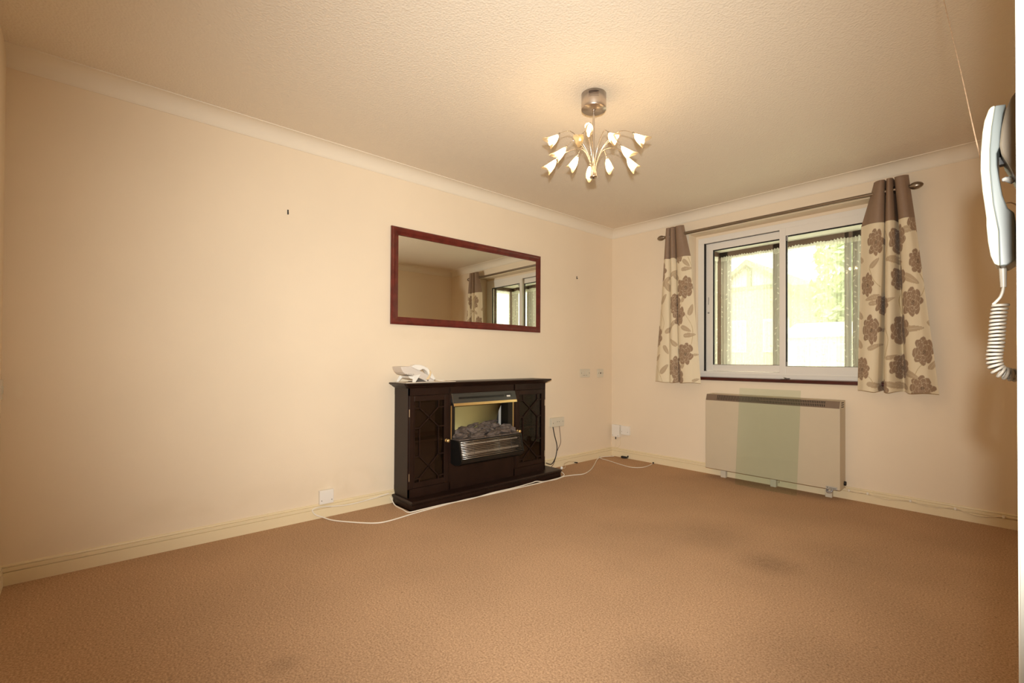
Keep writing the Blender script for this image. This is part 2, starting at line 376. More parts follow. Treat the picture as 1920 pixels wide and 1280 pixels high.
def cove_profile(n=12):
    d, h = 0.087, 0.076
    P = [(0.0, 0.0), (0.004, -0.003 + 0.003), (0.006, 0.004)]
    for i in range(n + 1):
        a = i / n * PI / 2
        P.append((0.007 + (d - 0.013) * (1 - math.cos(a)), 0.005 + (h - 0.009) * math.sin(a)))
    P += [(d - 0.001, h - 0.004), (d, h), (0.0, h)]
    return P
CZ = H - 0.076
def cove(name, p0, p1, inward, m0, m1, label):
    """p0,p1: wall corner points (2D); inward normal; mitre amount at ends (+1 shortens)"""
    d = Vector((p1[0] - p0[0], p1[1] - p0[1])).normalized(); iv = Vector(inward)
    bm = bmesh.new(); prof = cove_profile(); rings = []
    for (p, m, s) in ((p0, m0, 1), (p1, m1, -1)):
        rings.append([bm.verts.new((p[0] + iv.x * q[0] + d.x * q[0] * m * s, p[1] + iv.y * q[0] + d.y * q[0] * m * s, CZ + q[1])) for q in prof])
    n = len(prof)
    for i in range(n):
        f = bm.faces.new((rings[0][i], rings[0][(i + 1) % n], rings[1][(i + 1) % n], rings[1][i]))
        f.smooth = 3 <= i <= n - 5
    for r_ in (rings[0][::-1], rings[1]): bm.faces.new([bm.verts.new(v.co) for v in r_])
    struct(name, bm, 'coving', label, 'coving')
cove('trim_1', (0, NEAR), (0, 0), (1, 0), 0, 1, 'white concave coving along the top of the left wall')
cove('trim_2', (0, 0), (W, 0), (0, -1), 1, 1, 'white concave coving above the window')
cove('trim_3', (W, 0), (W, NEAR), (-1, 0), 1, 0, 'white concave coving along the top of the right wall')

SK = [(0, 0), (0.0155, 0), (0.0155, 0.0545), (0.0150, 0.0552), (0.0085, 0.0558), (0.0085, 0.0582), (0.0145, 0.0590), (0.0145, 0.0745), (0.0140, 0.0752), (0.0060, 0.0757), (0.0060, 0.0787), (0.0105, 0.0793), (0.0095, 0.084), (0.004, 0.087), (0, 0.087)]
def skirt(name, p0, p1, inward, label, ends=(0, 0)):
    d = Vector((p1[0] - p0[0], p1[1] - p0[1])).normalized(); bm = bmesh.new()
    rings = [[bm.verts.new((p[0] + inward[0] * q[0] + d.x * q[0] * e, p[1] + inward[1] * q[0] + d.y * q[0] * e, q[1])) for q in SK] for p, e in ((p0, ends[0]), (p1, -ends[1]))]
    n = len(SK)
    for i in range(n): bm.faces.new((rings[0][i], rings[0][(i + 1) % n], rings[1][(i + 1) % n], rings[1][i]))
    bm.faces.new(rings[0][::-1]); bm.faces.new(rings[1])
    struct(name, bm, 'gloss', label, 'skirting board')
skirt('baseboard_left', (0, NEAR), (0, 0), (1, 0), 'cream grooved skirting board along the left wall', (1, 1))
skirt('baseboard_back', (0, 0), (W, 0), (0, -1), 'cream grooved skirting board below the window', (1, 1))
skirt('baseboard_right', (W, 0), (W, -3.30), (-1, 0), 'cream grooved skirting board along the right wall', (1, 0))
skirt('baseboard_front', (0, NEAR), (W, NEAR), (0, 1), 'cream skirting board on the end wall', (1, 0))

# doorway frame at the right edge of the picture
d1 = thing('door_1', 'white gloss door frame at the right edge', 'door frame', (W, -3.35, 0), kind='structure')
bm = bmesh.new(); prism(bm, [(W - 0.0285, -3.37), (W - 0.0285, -3.325), (W - 0.016, -3.303), (W, -3.30), (W, -3.37)], 2, 0, DZ + 0.07)
box(bm, W - 0.0285, W, DY0, -3.37, DZ, DZ + 0.07, bev=0.004)
obj('architrave', bm, 'gloss_white', d1)
bm = bmesh.new(); box(bm, W - 0.0270, W + 0.14, -3.374, -3.35, 0, DZ); box(bm, W - 0.01, W + 0.13, DY0, -3.37, DZ - 0.02, DZ); box(bm, W - 0.01, W + 0.13, DY0 - 0.02, DY0, 0, DZ)
obj('lining', bm, 'gloss_white', d1)
obj('stop_bead', B(W + 0.05, W + 0.08, -3.386, -3.374, 0, DZ), 'gloss_white', d1)

# ------------------------------------------------------------------ window_1: white sliding secondary glazing
win = thing('window_1', 'white framed sliding window between the floral curtains', 'window', (1.63, 0.15, WZ0), kind='structure')
FX0, FX1, FZ0, FZ1 = 0.898, 2.365, 0.838, 2.094
bm = bmesh.new()
y0, y1 = 0.12, 0.20
box(bm, FX0, FX0 + 0.055, y0, y1, FZ0 + 0.049, FZ1 - 0.05); box(bm, FX1 - 0.055, FX1, y0, y1, FZ0 + 0.049, FZ1 - 0.05)
box(bm, FX0, FX1, y0, y1, FZ1 - 0.05, FZ1, bev=0.002); box(bm, FX0, FX1, y0, y1, FZ0, FZ0 + 0.049, bev=0.002)
box(bm, FX0 + 0.002, FX1 - 0.002, y0 - 0.012, y0, FZ0, FZ0 + 0.026, bev=0.001); box(bm, FX0 + 0.002, FX1 - 0.002, y0 - 0.006, y0, FZ0 + 0.028, FZ0 + 0.037, bev=0.001)
obj('frame', bm, 'upvc', win)
bm = bmesh.new(); box(bm, WX0, FX0, 0.13, 0.19, FZ0, FZ1); box(bm, FX1, WX1, 0.13, 0.19, FZ0, FZ1); box(bm, WX0, WX1, 0.13, 0.19, FZ1, WZ1)
obj('packing_strip', bm, 'wall', win)
def sash(x0, x1, yy, sl, sr, zb, zt, rail_b, rail_t):
    s = obj('sash', B(x0, x0 + sl, yy, yy + 0.026, zb, zt, bev=0.002), 'upvc', win)
    bm = bmesh.new(); bm.from_mesh(s.data)
    wl = win.location
    b2 = bmesh.new()
    box(b2, x1 - sr, x1, yy, yy + 0.026, zb, zt, bev=0.002); box(b2, x0 + sl, x1 - sr, yy, yy + 0.026, zb, zb + rail_b, bev=0.002); box(b2, x0 + sl, x1 - sr, yy, yy + 0.026, zt - rail_t, zt, bev=0.002)
    merge(bm, b2, Matrix.Translation(-wl)); bm.to_mesh(s.data); bm.free()
    obj('glass_pane', B(x0 + sl - 0.003, x1 - sr + 0.003, yy + 0.011, yy + 0.014, zb + rail_b - 0.003, zt - rail_t + 0.003), 'glass', s)
    bm = bmesh.new(); g = 0.008
    gx0, gx1, gz0, gz1 = x0 + sl, x1 - sr, zb + rail_b, zt - rail_t
    box(bm, gx0, gx0 + g, yy + 0.004, yy + 0.02, gz0, gz1); box(bm, gx1 - g * 0.6, gx1, yy + 0.004, yy + 0.02, gz0, gz1); box(bm, gx0, gx1, yy + 0.004, yy + 0.02, gz1 - g, gz1); box(bm, gx0, gx1, yy + 0.004, yy + 0.02, gz0, gz0 + 0.003)
    obj('gasket', bm, 'gap', s)
    return s
sL = sash(0.960, 1.652, 0.150, 0.064, 0.05, 0.889, 2.042, 0.056, 0.062)
sR = sash(1.607, 2.309, 0.118, 0.048, 0.062, 0.868, 2.052, 0.070, 0.064)
obj('gasket', B(0.953, 0.960, 0.126, 0.170, 0.887, 2.044), 'gap', win)
obj('gasket', B(0.953, 1.607, 0.140, 0.158, 2.042, 2.0465), 'gap', win)
bm = bmesh.new(); tube(bm, [(0.985, 0.148, 1.555), (0.990, 0.140, 1.535), (0.987, 0.141, 1.52), (0.983, 0.148, 1.49)], 0.003, 6)
lathe(bm, [(0, 0), (0.008, 0), (0.008, 0.006), (0.003, 0.008), (0, 0.008)], 12, Matrix.Translation((0.985, 0.15, 1.415)) @ Matrix.Rotation(PI / 2, 4, 'X'))
obj('handle', bm, 'zinc', sL)
bm = bmesh.new(); box(bm, 1.662, 1.672, 0.113, 0.118, 0.938, 0.975, bev=0.002); box(bm, 1.662, 1.674, 0.113, 0.118, 1.945, 1.985, bev=0.002)
obj('stop_block', bm, 'zinc', sR)
bm = bmesh.new(); prism(bm, [(-0.022, 0.811), (-0.03, 0.815), (-0.03, 0.831), (-0.024, 0.837), (0.125, 0.838), (0.125, 0.811)], 0, 0.83, 2.425)
sill = obj('trim_4', bm, 'sill'); sill['kind'] = 'structure'; sill['label'] = 'dark red mahogany window sill board'; sill['category'] = 'sill'

# ------------------------------------------------------------------ window_2: outer brown timber box bay
bay = thing('window_2', 'brown timber framed bay behind the sliding window', 'window', (1.63, 0.55, 0.8), kind='structure')
BX0, BX1, BY0, BY1, BZ0, BZ1 = 0.865, 2.385, 0.26, 0.60, 0.80, 2.05
obj('soffit', B(BX0 - 0.1, BX1 + 0.1, BY0, BY1 + 0.1, BZ1, BZ1 + 0.06), 'soffit', bay)
obj('sill_board', B(BX0 - 0.1, BX1 + 0.1, BY0, BY1 + 0.1, BZ0 - 0.05, BZ0 + 0.012), 'soffit', bay)
bm = bmesh.new(); box(bm, BX0 - 0.08, BX1 + 0.08, BY1, BY1 + 0.08, BZ1 - 0.05, BZ1); box(bm, BX0 - 0.08, BX0, BY0, BY1 + 0.08, BZ1 - 0.05, BZ1); box(bm, BX1, BX1 + 0.08, BY0, BY1 + 0.08, BZ1 - 0.05, BZ1)
obj('head_rail', bm, 'brown', bay)
bm = bmesh.new(); box(bm, BX0 - 0.08, BX1 + 0.08, BY1, BY1 + 0.08, BZ0, BZ0 + 0.06); box(bm, BX0 - 0.08, BX0, BY0, BY1 + 0.08, BZ0, BZ0 + 0.06); box(bm, BX1, BX1 + 0.08, BY0, BY1 + 0.08, BZ0, BZ0 + 0.06)
obj('bottom_rail', bm, 'brown', bay)
for (a, b_) in ((BX0 - 0.08, 0.955), (1.375, 1.445), (1.945, 1.980), (2.003, 2.060), (2.335, BX1 + 0.08)):
    obj('post', B(a, b_, BY1, BY1 + 0.08, BZ0, BZ1, bev=0.003), 'brown', bay)
for (a, b_) in ((BX0 - 0.08, BX0), (BX1, BX1 + 0.08)):
    obj('post', B(a, b_, BY0, BY0 + 0.05, BZ0, BZ1), 'brown', bay)
for (a, b_) in ((0.955, 1.375), (1.445, 1.945), (1.980, 2.003), (2.060, 2.335)):
    obj('glass_pane', B(a, b_, BY1 + 0.035, BY1 + 0.039, BZ0 + 0.06, BZ1 - 0.05), 'glass', bay)
for a in (BX0 - 0.04, BX1 + 0.036):
    obj('glass_pane', B(a, a + 0.004, BY0 + 0.05, BY1, BZ0 + 0.06, BZ1 - 0.05), 'glass', bay)

# net curtains
def net(label, p0, p1, z0, z1, seed, gather=46):
    rnd = np.random.RandomState(seed)
    Lr = math.hypot(p1[0] - p0[0], p1[1] - p0[1]); nx = max(40, int(Lr / 0.0035)); nz = 300
    s = np.linspace(0, 1, nx + 1); z = np.linspace(z0, z1, nz + 1)
    S, Z = np.meshgrid(s, z)
    ph = rnd.rand(6) * 6.28
    am = 0.010 * (0.6 + 0.4 * np.sin(S * 9 + ph[3]))
    dis = am * np.sin(S * Lr * 2 * PI / 0.085 + ph[0] + 0.6 * np.sin(S * 7 + ph[1])) + 0.004 * np.sin(S * Lr * 2 * PI / 0.031 + ph[2])
    head = np.clip((Z - (z1 - 0.05)) / 0.02, 0, 1)
    dis = dis * (1 - head) + head * 0.006 * np.sin(S * Lr * 2 * PI / 0.022)
    zz = Z + (Z > z1 - 1e-6) * (0.006 * np.sin(S * Lr * 2 * PI / 0.025) + 0.004 * np.sin(S * 57 + ph[4]))
    dx, dy = (p1[0] - p0[0]) / Lr, (p1[1] - p0[1]) / Lr
    X = p0[0] + dx * Lr * S - dy * dis; Y = p0[1] + dy * Lr * S + dx * dis
    V = np.stack([X, Y, zz], -1).reshape(-1, 3)
    i = np.arange(nz)[:, None] * (nx + 1) + np.arange(nx)[None, :]
    Fq = np.stack([i, i + 1, i + nx + 2, i + nx + 1], -1).reshape(-1, 4)
    # woven leaf sprigs, thicker where the thread is, gathered heading at the top
    lace = np.zeros_like(S); q = S * Lr
    for k in range(int(Lr / 0.075) + 2):
        cx = k * 0.075 + rnd.uniform(-0.01, 0.01); zc = z0 + rnd.rand() * 0.05
        while zc < z1:
            stem = cx + 0.012 * math.sin(zc * 14 + k)
            a = rnd.uniform(0.4, 1.1) * (1 if rnd.rand() < 0.5 else -1); ox = stem + 0.012 * (1 if a > 0 else -1)
            u = (q - ox) * math.cos(a) + (Z - zc) * math.sin(a); v = -(q - ox) * math.sin(a) + (Z - zc) * math.cos(a)
            lace = np.maximum(lace, 0.95 * ((u / 0.0042) ** 2 + (v / 0.0105) ** 2 < 1))
            zc += rnd.uniform(0.035, 0.06)
        st = np.abs(q - (cx + 0.012 * np.sin(Z * 14 + k))) < 0.0016
        lace = np.maximum(lace, 0.25 * st)
    lace = np.maximum(lace, 0.18 * (np.sin(S * Lr * 2 * PI / 0.17 + ph[5]) > 0.55))
    lace = np.maximum(lace, 0.8 * np.clip((Z - (z1 - 0.045)) / 0.006, 0, 1))
    me = bpy.data.meshes.new('net_curtain'); me.from_pydata(V.tolist(), [], Fq.tolist())
    at = me.attributes.new('lace', 'FLOAT', 'POINT'); at.data.foreach_set('value', lace.reshape(-1).astype(np.float32))
    for p in me.polygons: p.use_smooth = True
    me.materials.append(M['net'])
    o = bpy.data.objects.new('net_curtain', me); COL.objects.link(o)
    tag(o, label, 'net curtain', 'lace net curtains in the bay'); return o
net('white lace net curtain across the front panes of the bay', (0.900, 0.565), (2.350, 0.565), 0.815, 1.995, 3)
net('white lace net curtain on the short left side of the bay', (0.878, 0.285), (0.878, 0.545), 0.815, 1.995, 5)
net('white lace net curtain on the short right side of the bay', (2.372, 0.285), (2.372, 0.545), 0.815, 1.995, 7)

# ------------------------------------------------------------------ outside
struct('floor_outside', B(-30, 30, 0.72, 60, -0.5, -0.1), 'paving', 'pale sunlit ground outside the window', 'ground')
hs = thing('gabled_house', 'pale gabled house seen through the left window panes', 'house', (-4.45, 14.0, -0.1))
ax, az, sl, hw = -4.45, 4.72, 0.72, 2.7
bm = bmesh.new(); prism(bm, [(ax - hw + 0.2, -0.1), (ax + hw - 0.2, -0.1), (ax + hw - 0.2, az - 0.1 - sl * (hw - 0.2)), (ax, az - 0.1), (ax - hw + 0.2, az - 0.1 - sl * (hw - 0.2))], 1, 14.0, 20.0)
obj('wall', bm, 'render_wall', hs)
obj('brick_skirt', B(ax - hw + 0.19, ax + hw - 0.19, 13.97, 14.0, -0.1, 3.62), mat('pale_pink_brick', (0.62, 0.46, 0.36, 1), 0.85, var=0.1, vscale=9), hs)
for s in (-1, 1):
    bm = bmesh.new(); prism(bm, [(ax, az), (ax + s * hw, az - sl * hw), (ax + s * hw, az - sl * hw - 0.16), (ax, az - 0.16)], 1, 13.7, 20.2)
    obj('roof', bm, 'roof', hs)
    bm = bmesh.new(); prism(bm, [(ax, az - 0.02), (ax + s * hw, az - 0.02 - sl * hw), (ax + s * hw, az - 0.2 - sl * hw), (ax, az - 0.2)], 1, 13.62, 13.7)
    obj('bargeboard', bm, 'timber', hs)
obj('timber_strut', B(ax - 0.07, ax + 0.07, 13.9, 14.0, 3.75, az - 0.2), 'timber', hs)
obj('timber_beam', B(ax - 1.3, ax + 1.3, 13.92, 14.0, 3.62, 3.75), 'timber', hs)
M_PANE = mat('net_backed_pane', (0.50, 0.52, 0.46, 1), 0.15)
for xx in (ax - 1.0, ax + 0.5):
    wf = obj('window', B(xx, xx + 0.9, 13.93, 14.0, 1.3, 2.5), 'render_wall', hs)
    obj('pane', B(xx + 0.07, xx + 0.83, 13.91, 13.93, 1.37, 2.43), M_PANE, wf)
ob = thing('white_outbuilding', 'low white outbuilding with grey panes below the trees', 'outbuilding', (0.0, 7.6, -0.1))
obj('wall', B(-0.8, 0.85, 7.2, 8.0, -0.1, 1.55), 'render_wall', ob)
bm = bmesh.new(); prism(bm, [(7.05, 1.55), (8.05, 1.85), (8.05, 1.78), (7.05, 1.48)], 0, -0.88, 0.93); obj('roof', bm, 'render_wall', ob)
for xx in (-0.62, -0.24, 0.14, 0.50):
    wf = obj('window', B(xx, xx + 0.28, 7.16, 7.2, 0.55, 1.35), 'render_wall', ob)
    for za, zb_ in ((0.59, 0.93), (0.97, 1.31)): obj('pane', B(xx + 0.04, xx + 0.24, 7.145, 7.16, za, zb_), M_PANE, wf)
def tree(name, label, x, y, h, r, n, seed, trunk=0.35):
    rnd = random.Random(seed)
    t = thing(name, label, 'tree', (x, y, -0.1), 'trees outside the window')
    bm = bmesh.new(); tube(bm, [(x, y, -0.1), (x + 0.1, y, h * 0.35), (x, y + 0.1, h * 0.75)], 0.14, 8)
    obj('trunk', bm, 'bark', t)
    bm = bmesh.new()
    for i in range(n):
        while True:
            p = Vector((rnd.uniform(-1, 1), rnd.uniform(-1, 1), rnd.uniform(-1, 1)))
            if 0.2 < p.length < 1: break
        p = Vector((x + p.x * r, y + p.y * r, h * 0.62 + p.z * h * 0.42))
        d = Vector((rnd.gauss(0, 1), rnd.gauss(0, 1), rnd.gauss(0, 1))).normalized(); e = d.orthogonal().normalized(); s = rnd.uniform(0.10, 0.2)
        bm.faces.new([bm.verts.new(q) for q in (p - d * s, p + e * s * 0.5, p + d * s, p - e * s * 0.5)])
    f = obj('foliage', bm, 'leaf', t); f['kind'] = 'stuff'
tree('leafy_tree', 'tall leafy green tree behind the right panes', -0.72, 12.0, 5.4, 1.0, 1300, 1)
tree('leafy_tree', 'bushy green tree close beside the right curtain edge', 0.35, 9.0, 4.2, 0.85, 1700, 2)

# ------------------------------------------------------------------ curtain pole and curtains
pole = thing('curtain_pole', 'dark metal curtain pole with oval finials above the window', 'curtain pole', (1.6, -0.08, 2.119))
bm = bmesh.new(); tube(bm, [(0.66, -0.08, 2.119), (2.49, -0.08, 2.119)], 0.0125, 14, smooth=False); obj('rod', bm, 'pole', pole)
for s, x in ((-1, 0.668), (1, 2.482)):
    bm = bmesh.new(); lathe(bm, [(0, 0), (0.014, 0), (0.014, 0.006), (0.020, 0.016), (0.0235, 0.03), (0.0225, 0.045), (0.017, 0.060), (0.009, 0.071), (0, 0.075)], 20, Matrix.Translation((x, -0.08, 2.119)) @ Matrix.Rotation(s * PI / 2, 4, 'Y'))
    obj('finial', bm, 'pole', pole)
for x in (0.695, 2.45):
    bm = bmesh.new(); tube(bm, [(x, 0, 2.119), (x, -0.08, 2.119)], 0.007, 10, smooth=False); lathe(bm, [(0, 0), (0.02, 0), (0.02, 0.006), (0, 0.006)], 16, Matrix.Translation((x, 0, 2.119)) @ Matrix.Rotation(PI / 2, 4, 'X'))
    obj('bracket', bm, 'pole', pole)

CREAM = np.array((0.74, 0.64, 0.46)); TAUPE = np.array((0.31, 0.21, 0.135)); LEAFC = np.array((0.48, 0.37, 0.245)); STEMC = np.array((0.52, 0.41, 0.24)); VEIN = np.array((0.68, 0.58, 0.42)); HEART = np.array((0.07, 0.05, 0.03))
def paint(Xf, Zf, roses, leaves, stems):
    C = np.empty(Xf.shape + (3,)); C[:] = CREAM
    def put(mask, col, a=1.0):
        C[mask] = C[mask] * (1 - a) + col * a
    for pts in stems:
        P = np.array([tuple(p) for p in spline([(p[0], 0, p[1]) for p in pts], 14)])
        for p, q in zip(P[:-1], P[1:]):
            d = q - p; L2 = d[0] ** 2 + d[2] ** 2 + 1e-12
            t = np.clip(((Xf - p[0]) * d[0] + (Zf - p[2]) * d[2]) / L2, 0, 1)
            put((Xf - p[0] - t * d[0]) ** 2 + (Zf - p[2] - t * d[2]) ** 2 < 0.0019 ** 2, STEMC)
    for (x, z, a, L) in leaves:
        u = (Xf - x) * math.cos(a) + (Zf - z) * math.sin(a); v = -(Xf - x) * math.sin(a) + (Zf - z) * math.cos(a)
        t = u / L
        wdt = np.where((t > 0) & (t < 1), 0.24 * L * np.sqrt(np.clip(np.sin(PI * np.clip(t, 0, 1) ** 0.8), 0, 1)) * (1 - 0.35 * t), -1)
        put(np.abs(v) < wdt, LEAFC)
        put((np.abs(v) < 0.0012) & (t > 0.02) & (t < 0.95), VEIN, 0.5)
    for (x, z, R, sx, rot) in roses:
        rn = random.Random(int(x * 1000) * 7 + int(z * 1000))
        u = (Xf - x) / sx; v = Zf - z
        near = (np.abs(u) < R * 1.3) & (np.abs(v) < R * 1.3)
        def petal(a, dist, L_, w_):
            ca, sa = math.cos(a), math.sin(a); px_, pz_ = ca * dist * R, sa * dist * R
            p = (u - px_) * ca + (v - pz_) * sa; q = -(u - px_) * sa + (v - pz_) * ca
            wob = 1 + 0.10 * np.cos(3 * np.arctan2(q, p) + a * 5)
            d = np.hypot(p / (L_ * R), q / (w_ * R)) / wob
            put(near & (d < 1.0), VEIN, 0.8); put(near & (d < 0.93), TAUPE)
        for (k, dist, L_, w_, ph) in ((8, 0.62, 0.36, 0.30, 0.0), (7, 0.42, 0.33, 0.27, 0.35), (5, 0.24, 0.28, 0.22, 0.9), (3, 0.10, 0.18, 0.15, 0.2)):
            order = list(range(k)); rn.shuffle(order)
            for j in order:
                petal(rot + ph + j * 2 * PI / k + rn.uniform(-0.15, 0.15), dist * rn.uniform(0.93, 1.06), L_ * rn.uniform(0.9, 1.1), w_ * rn.uniform(0.9, 1.1))
        r = np.hypot(u - 0.1 * R, v + 0.05 * R) / R
        put(near & (r < 0.15) & (np.sin(u * 900) * np.sin(v * 700 + u * 300) > 0.1), HEART)
    return C
def curtain(label, cols, zt, zband, zb, roses, leaves, stems, eyelets, sway=0.0):
    root = thing('floral_curtain', label, 'curtain', ((cols[0][2] + cols[-1][2]) / 2, -0.08, zb), 'pair of floral eyelet curtains')
    c = np.array(cols, float); nc = len(c); t = np.arange(nc)
    per = 34
    ts = np.linspace(0, nc - 1, (nc - 1) * per + 1)
    k = np.minimum(ts.astype(int), nc - 2); f = ts - k; fs = f * f * (3 - 2 * f)
    xt = c[k, 0] * (1 - f) + c[k + 1, 0] * f; xm = c[k, 1] * (1 - f) + c[k + 1, 1] * f; xb = c[k, 2] * (1 - f) + c[k + 1, 2] * f
    km, kp = np.maximum(k - 1, 0), np.minimum(k + 2, nc - 1)
    p0, p1, p2, p3 = c[km, 3], c[k, 3], c[k + 1, 3], c[kp, 3]
    yv = 0.5 * (2 * p1 + (p2 - p0) * f + (2 * p0 - 5 * p1 + 4 * p2 - p3) * f ** 2 + (3 * p1 - p0 - 3 * p2 + p3) * f ** 3)
    nz = 330; zs = np.linspace(zb, zt, nz + 1)
    def grid(zs):
        X = np.empty((len(zs), len(ts))); Y = np.empty_like(X); Z = np.empty_like(X)
        for i, z in enumerate(zs):
            if z > zband: a = (z - zband) / (zt - zband); X[i] = xm * (1 - a) + xt * a
            else: a = (z - zb) / (zband - zb); X[i] = xb * (1 - a) + xm * a
            g = (z - zb) / (zt - zb)
            Y[i] = -0.08 + (yv + 0.08) * (0.85 + 0.25 * (1 - g)) + 0.004 * np.sin(5 * z + ts * 1.3)
            Z[i] = z + (0.004 * np.sin(ts * 1.9) * (1 - g))
        return X, Y, Z
    def mk(name, X, Y, Z, m, colr=None, thick=0.0015):
        nr, ncn = X.shape
        V = np.stack([X, Y, Z], -1).reshape(-1, 3) - np.array(root.location)
        i = np.arange(nr - 1)[:, None] * ncn + np.arange(ncn - 1)[None, :]
        Fq = np.stack([i, i + 1, i + ncn + 1, i + ncn], -1).reshape(-1, 4)
        me = bpy.data.meshes.new(name); me.from_pydata(V.tolist(), [], Fq.tolist())
        if colr is not None:
            at = me.attributes.new('print', 'FLOAT_COLOR', 'POINT'); at.data.foreach_set('color', np.concatenate([colr, np.ones(colr.shape[:2] + (1,))], -1).reshape(-1).astype(np.float32))
        for p in me.polygons: p.use_smooth = True
        me.materials.append(M[m])
        o = bpy.data.objects.new(name, me); COL.objects.link(o); o.parent = root
        md = o.modifiers.new('thickness', 'SOLIDIFY'); md.thickness = thick; md.offset = 0
        return o
    zl = zs[zs <= zband + 0.004]; X, Y, Z = grid(zl)
    mk('cloth', X, Y, Z, 'print', paint(X, Z, roses, leaves, stems))
    zu = np.linspace(zband, zt, 60); X, Y, Z = grid(zu)
    Y = Y - 0.0008
    # tops of the folds dip between the eyelets
    Z = Z + ((Z - zband) / (zt - zband)) ** 6 * (0.012 * np.cos((Y + 0.08) * 26))
    mk('heading_band', X, Y, Z, 'band')
    for (ex, ey) in eyelets:
        b2 = bmesh.new(); Rr, rr = 0.021, 0.0035
        ring = [[b2.verts.new(((Rr + rr * math.cos(q)) * math.cos(p), rr * math.sin(q), (Rr + rr * math.cos(q)) * math.sin(p))) for q in [j * 2 * PI / 6 for j in range(6)]] for p in [i2 * 2 * PI / 20 for i2 in range(20)]]
        for i2 in range(20):
            for j in range(6): b2.faces.new((ring[i2][j], ring[(i2 + 1) % 20][j], ring[(i2 + 1) % 20][(j + 1) % 6], ring[i2][(j + 1) % 6]))
        bm = bmesh.new(); merge(bm, b2, Matrix.Translation((ex, ey, 2.119)) @ Matrix.Rotation(math.radians(68), 4, 'Z'))
        obj('eyelet', bm, 'pole', root, smooth=True)
    return root
# columns: x at top, x at band, x at hem, y
colsR = [(2.290, 2.215, 2.192, -0.070), (2.318, 2.274, 2.235, -0.110), (2.338, 2.322, 2.282, -0.122), (2.352, 2.349, 2.309, -0.098), (2.357, 2.352, 2.325, -0.012), (2.364, 2.357, 2.350, -0.098),
         (2.381, 2.382, 2.377, -0.126), (2.396, 2.406, 2.404, -0.098), (2.400, 2.415, 2.440, -0.012), (2.408, 2.428, 2.482, -0.098), (2.432, 2.455, 2.530, -0.124), (2.458, 2.485, 2.585, -0.118), (2.480, 2.512, 2.630, -0.085)]
def rose_set(sites, R, sx=0.75): return [(x, z, R, sx, i * 1.3) for i, (x, z) in enumerate(sites)]
rosesR = rose_set([(2.305, 1.785), (2.425, 1.785), (2.520, 1.905)], 0.098, 0.5) + rose_set([(2.255, 1.50), (2.428, 1.53), (2.525, 1.63)], 0.085, 0.5) + rose_set([(2.500, 1.365)], 0.104, 0.56) + \
    rose_set([(2.277, 1.195), (2.436, 1.19)], 0.104, 0.52) + rose_set([(2.556, 1.045)], 0.098, 0.56) + rose_set([(2.222, 0.93), (2.43, 0.945)], 0.088, 0.6) + rose_set([(2.548, 0.815)], 0.080, 0.85) + rose_set([(2.345, 0.79), (2.34, 1.36)], 0.075, 0.5)
leavesR = [(2.225, 1.66, 2.2, 0.08), (2.275, 1.61, 0.9, 0.08), (2.36, 1.655, 0.3, 0.07), (2.375, 1.66, -0.4, 0.08), (2.43, 1.83, 0.15, 0.11), (2.45, 1.55, -0.7, 0.11), (2.33, 1.42, -2.9, 0.09), (2.265, 1.37, 0.1, 0.08), (2.345, 1.37, 0.5, 0.07), (2.30, 1.19, 0.1, 0.06), (2.46, 1.19, 0.05, 0.10), (2.36, 1.0, 0.3, 0.07),
           (2.44, 1.02, -2.3, 0.06), (2.45, 0.92, -0.5, 0.10), (2.255, 0.83, -0.2, 0.09), (2.36, 0.84, -0.4, 0.09), (2.26, 1.06, 0.5, 0.08), (2.575, 1.24, -0.9, 0.07), (2.585, 0.93, 1.1, 0.07), (2.47, 0.80, 2.5, 0.08), (2.22, 1.07, 2.0, 0.08), (2.222, 1.27, 2.0, 0.07)]
stemsR = [[(2.355, 1.86), (2.372, 1.79), (2.365, 1.70), (2.35, 1.66)], [(2.27, 1.61), (2.295, 1.53), (2.33, 1.48)], [(2.35, 1.22), (2.375, 1.13), (2.36, 1.03), (2.35, 1.0)], [(2.535, 1.55), (2.56, 1.47), (2.545, 1.40)], [(2.50, 0.84), (2.53, 0.93), (2.56, 0.97)], [(2.24, 0.90), (2.28, 0.86), (2.30, 0.80)], [(2.45, 1.52), (2.42, 1.40), (2.43, 1.30)]]
curtain('right floral curtain with taupe heading, three wide folds, beside the entry phone', colsR, 2.186, 1.912, 0.778, rosesR, leavesR, stemsR, [(2.352, -0.08), (2.403, -0.08), (2.47, -0.08)])
colsL = [(0.690, 0.668, 0.580, -0.085), (0.706, 0.692, 0.632, -0.114), (0.722, 0.716, 0.688, -0.118), (0.735, 0.733, 0.732, -0.098), (0.7385, 0.737, 0.7355, -0.018), (0.743, 0.742, 0.740, -0.098), (0.762, 0.768, 0.782, -0.124), (0.782, 0.794, 0.825, -0.098), (0.787, 0.798, 0.831, -0.015), (0.793, 0.803, 0.840, -0.098), (0.822, 0.842, 0.900, -0.118), (0.848, 0.895, 0.970, -0.108), (0.866, 0.935, 1.030, -0.082)]
rosesL = rose_set([(0.892, 1.632), (0.897, 1.043)], 0.104, 0.78) + rose_set([(0.835, 1.385), (0.835, 0.83)], 0.10, 0.6) + rose_set([(0.658, 1.80), (0.612, 1.205), (0.80, 1.49), (0.80, 0.92)], 0.105, 0.55) + rose_set([(0.83, 1.925)], 0.08, 0.6)
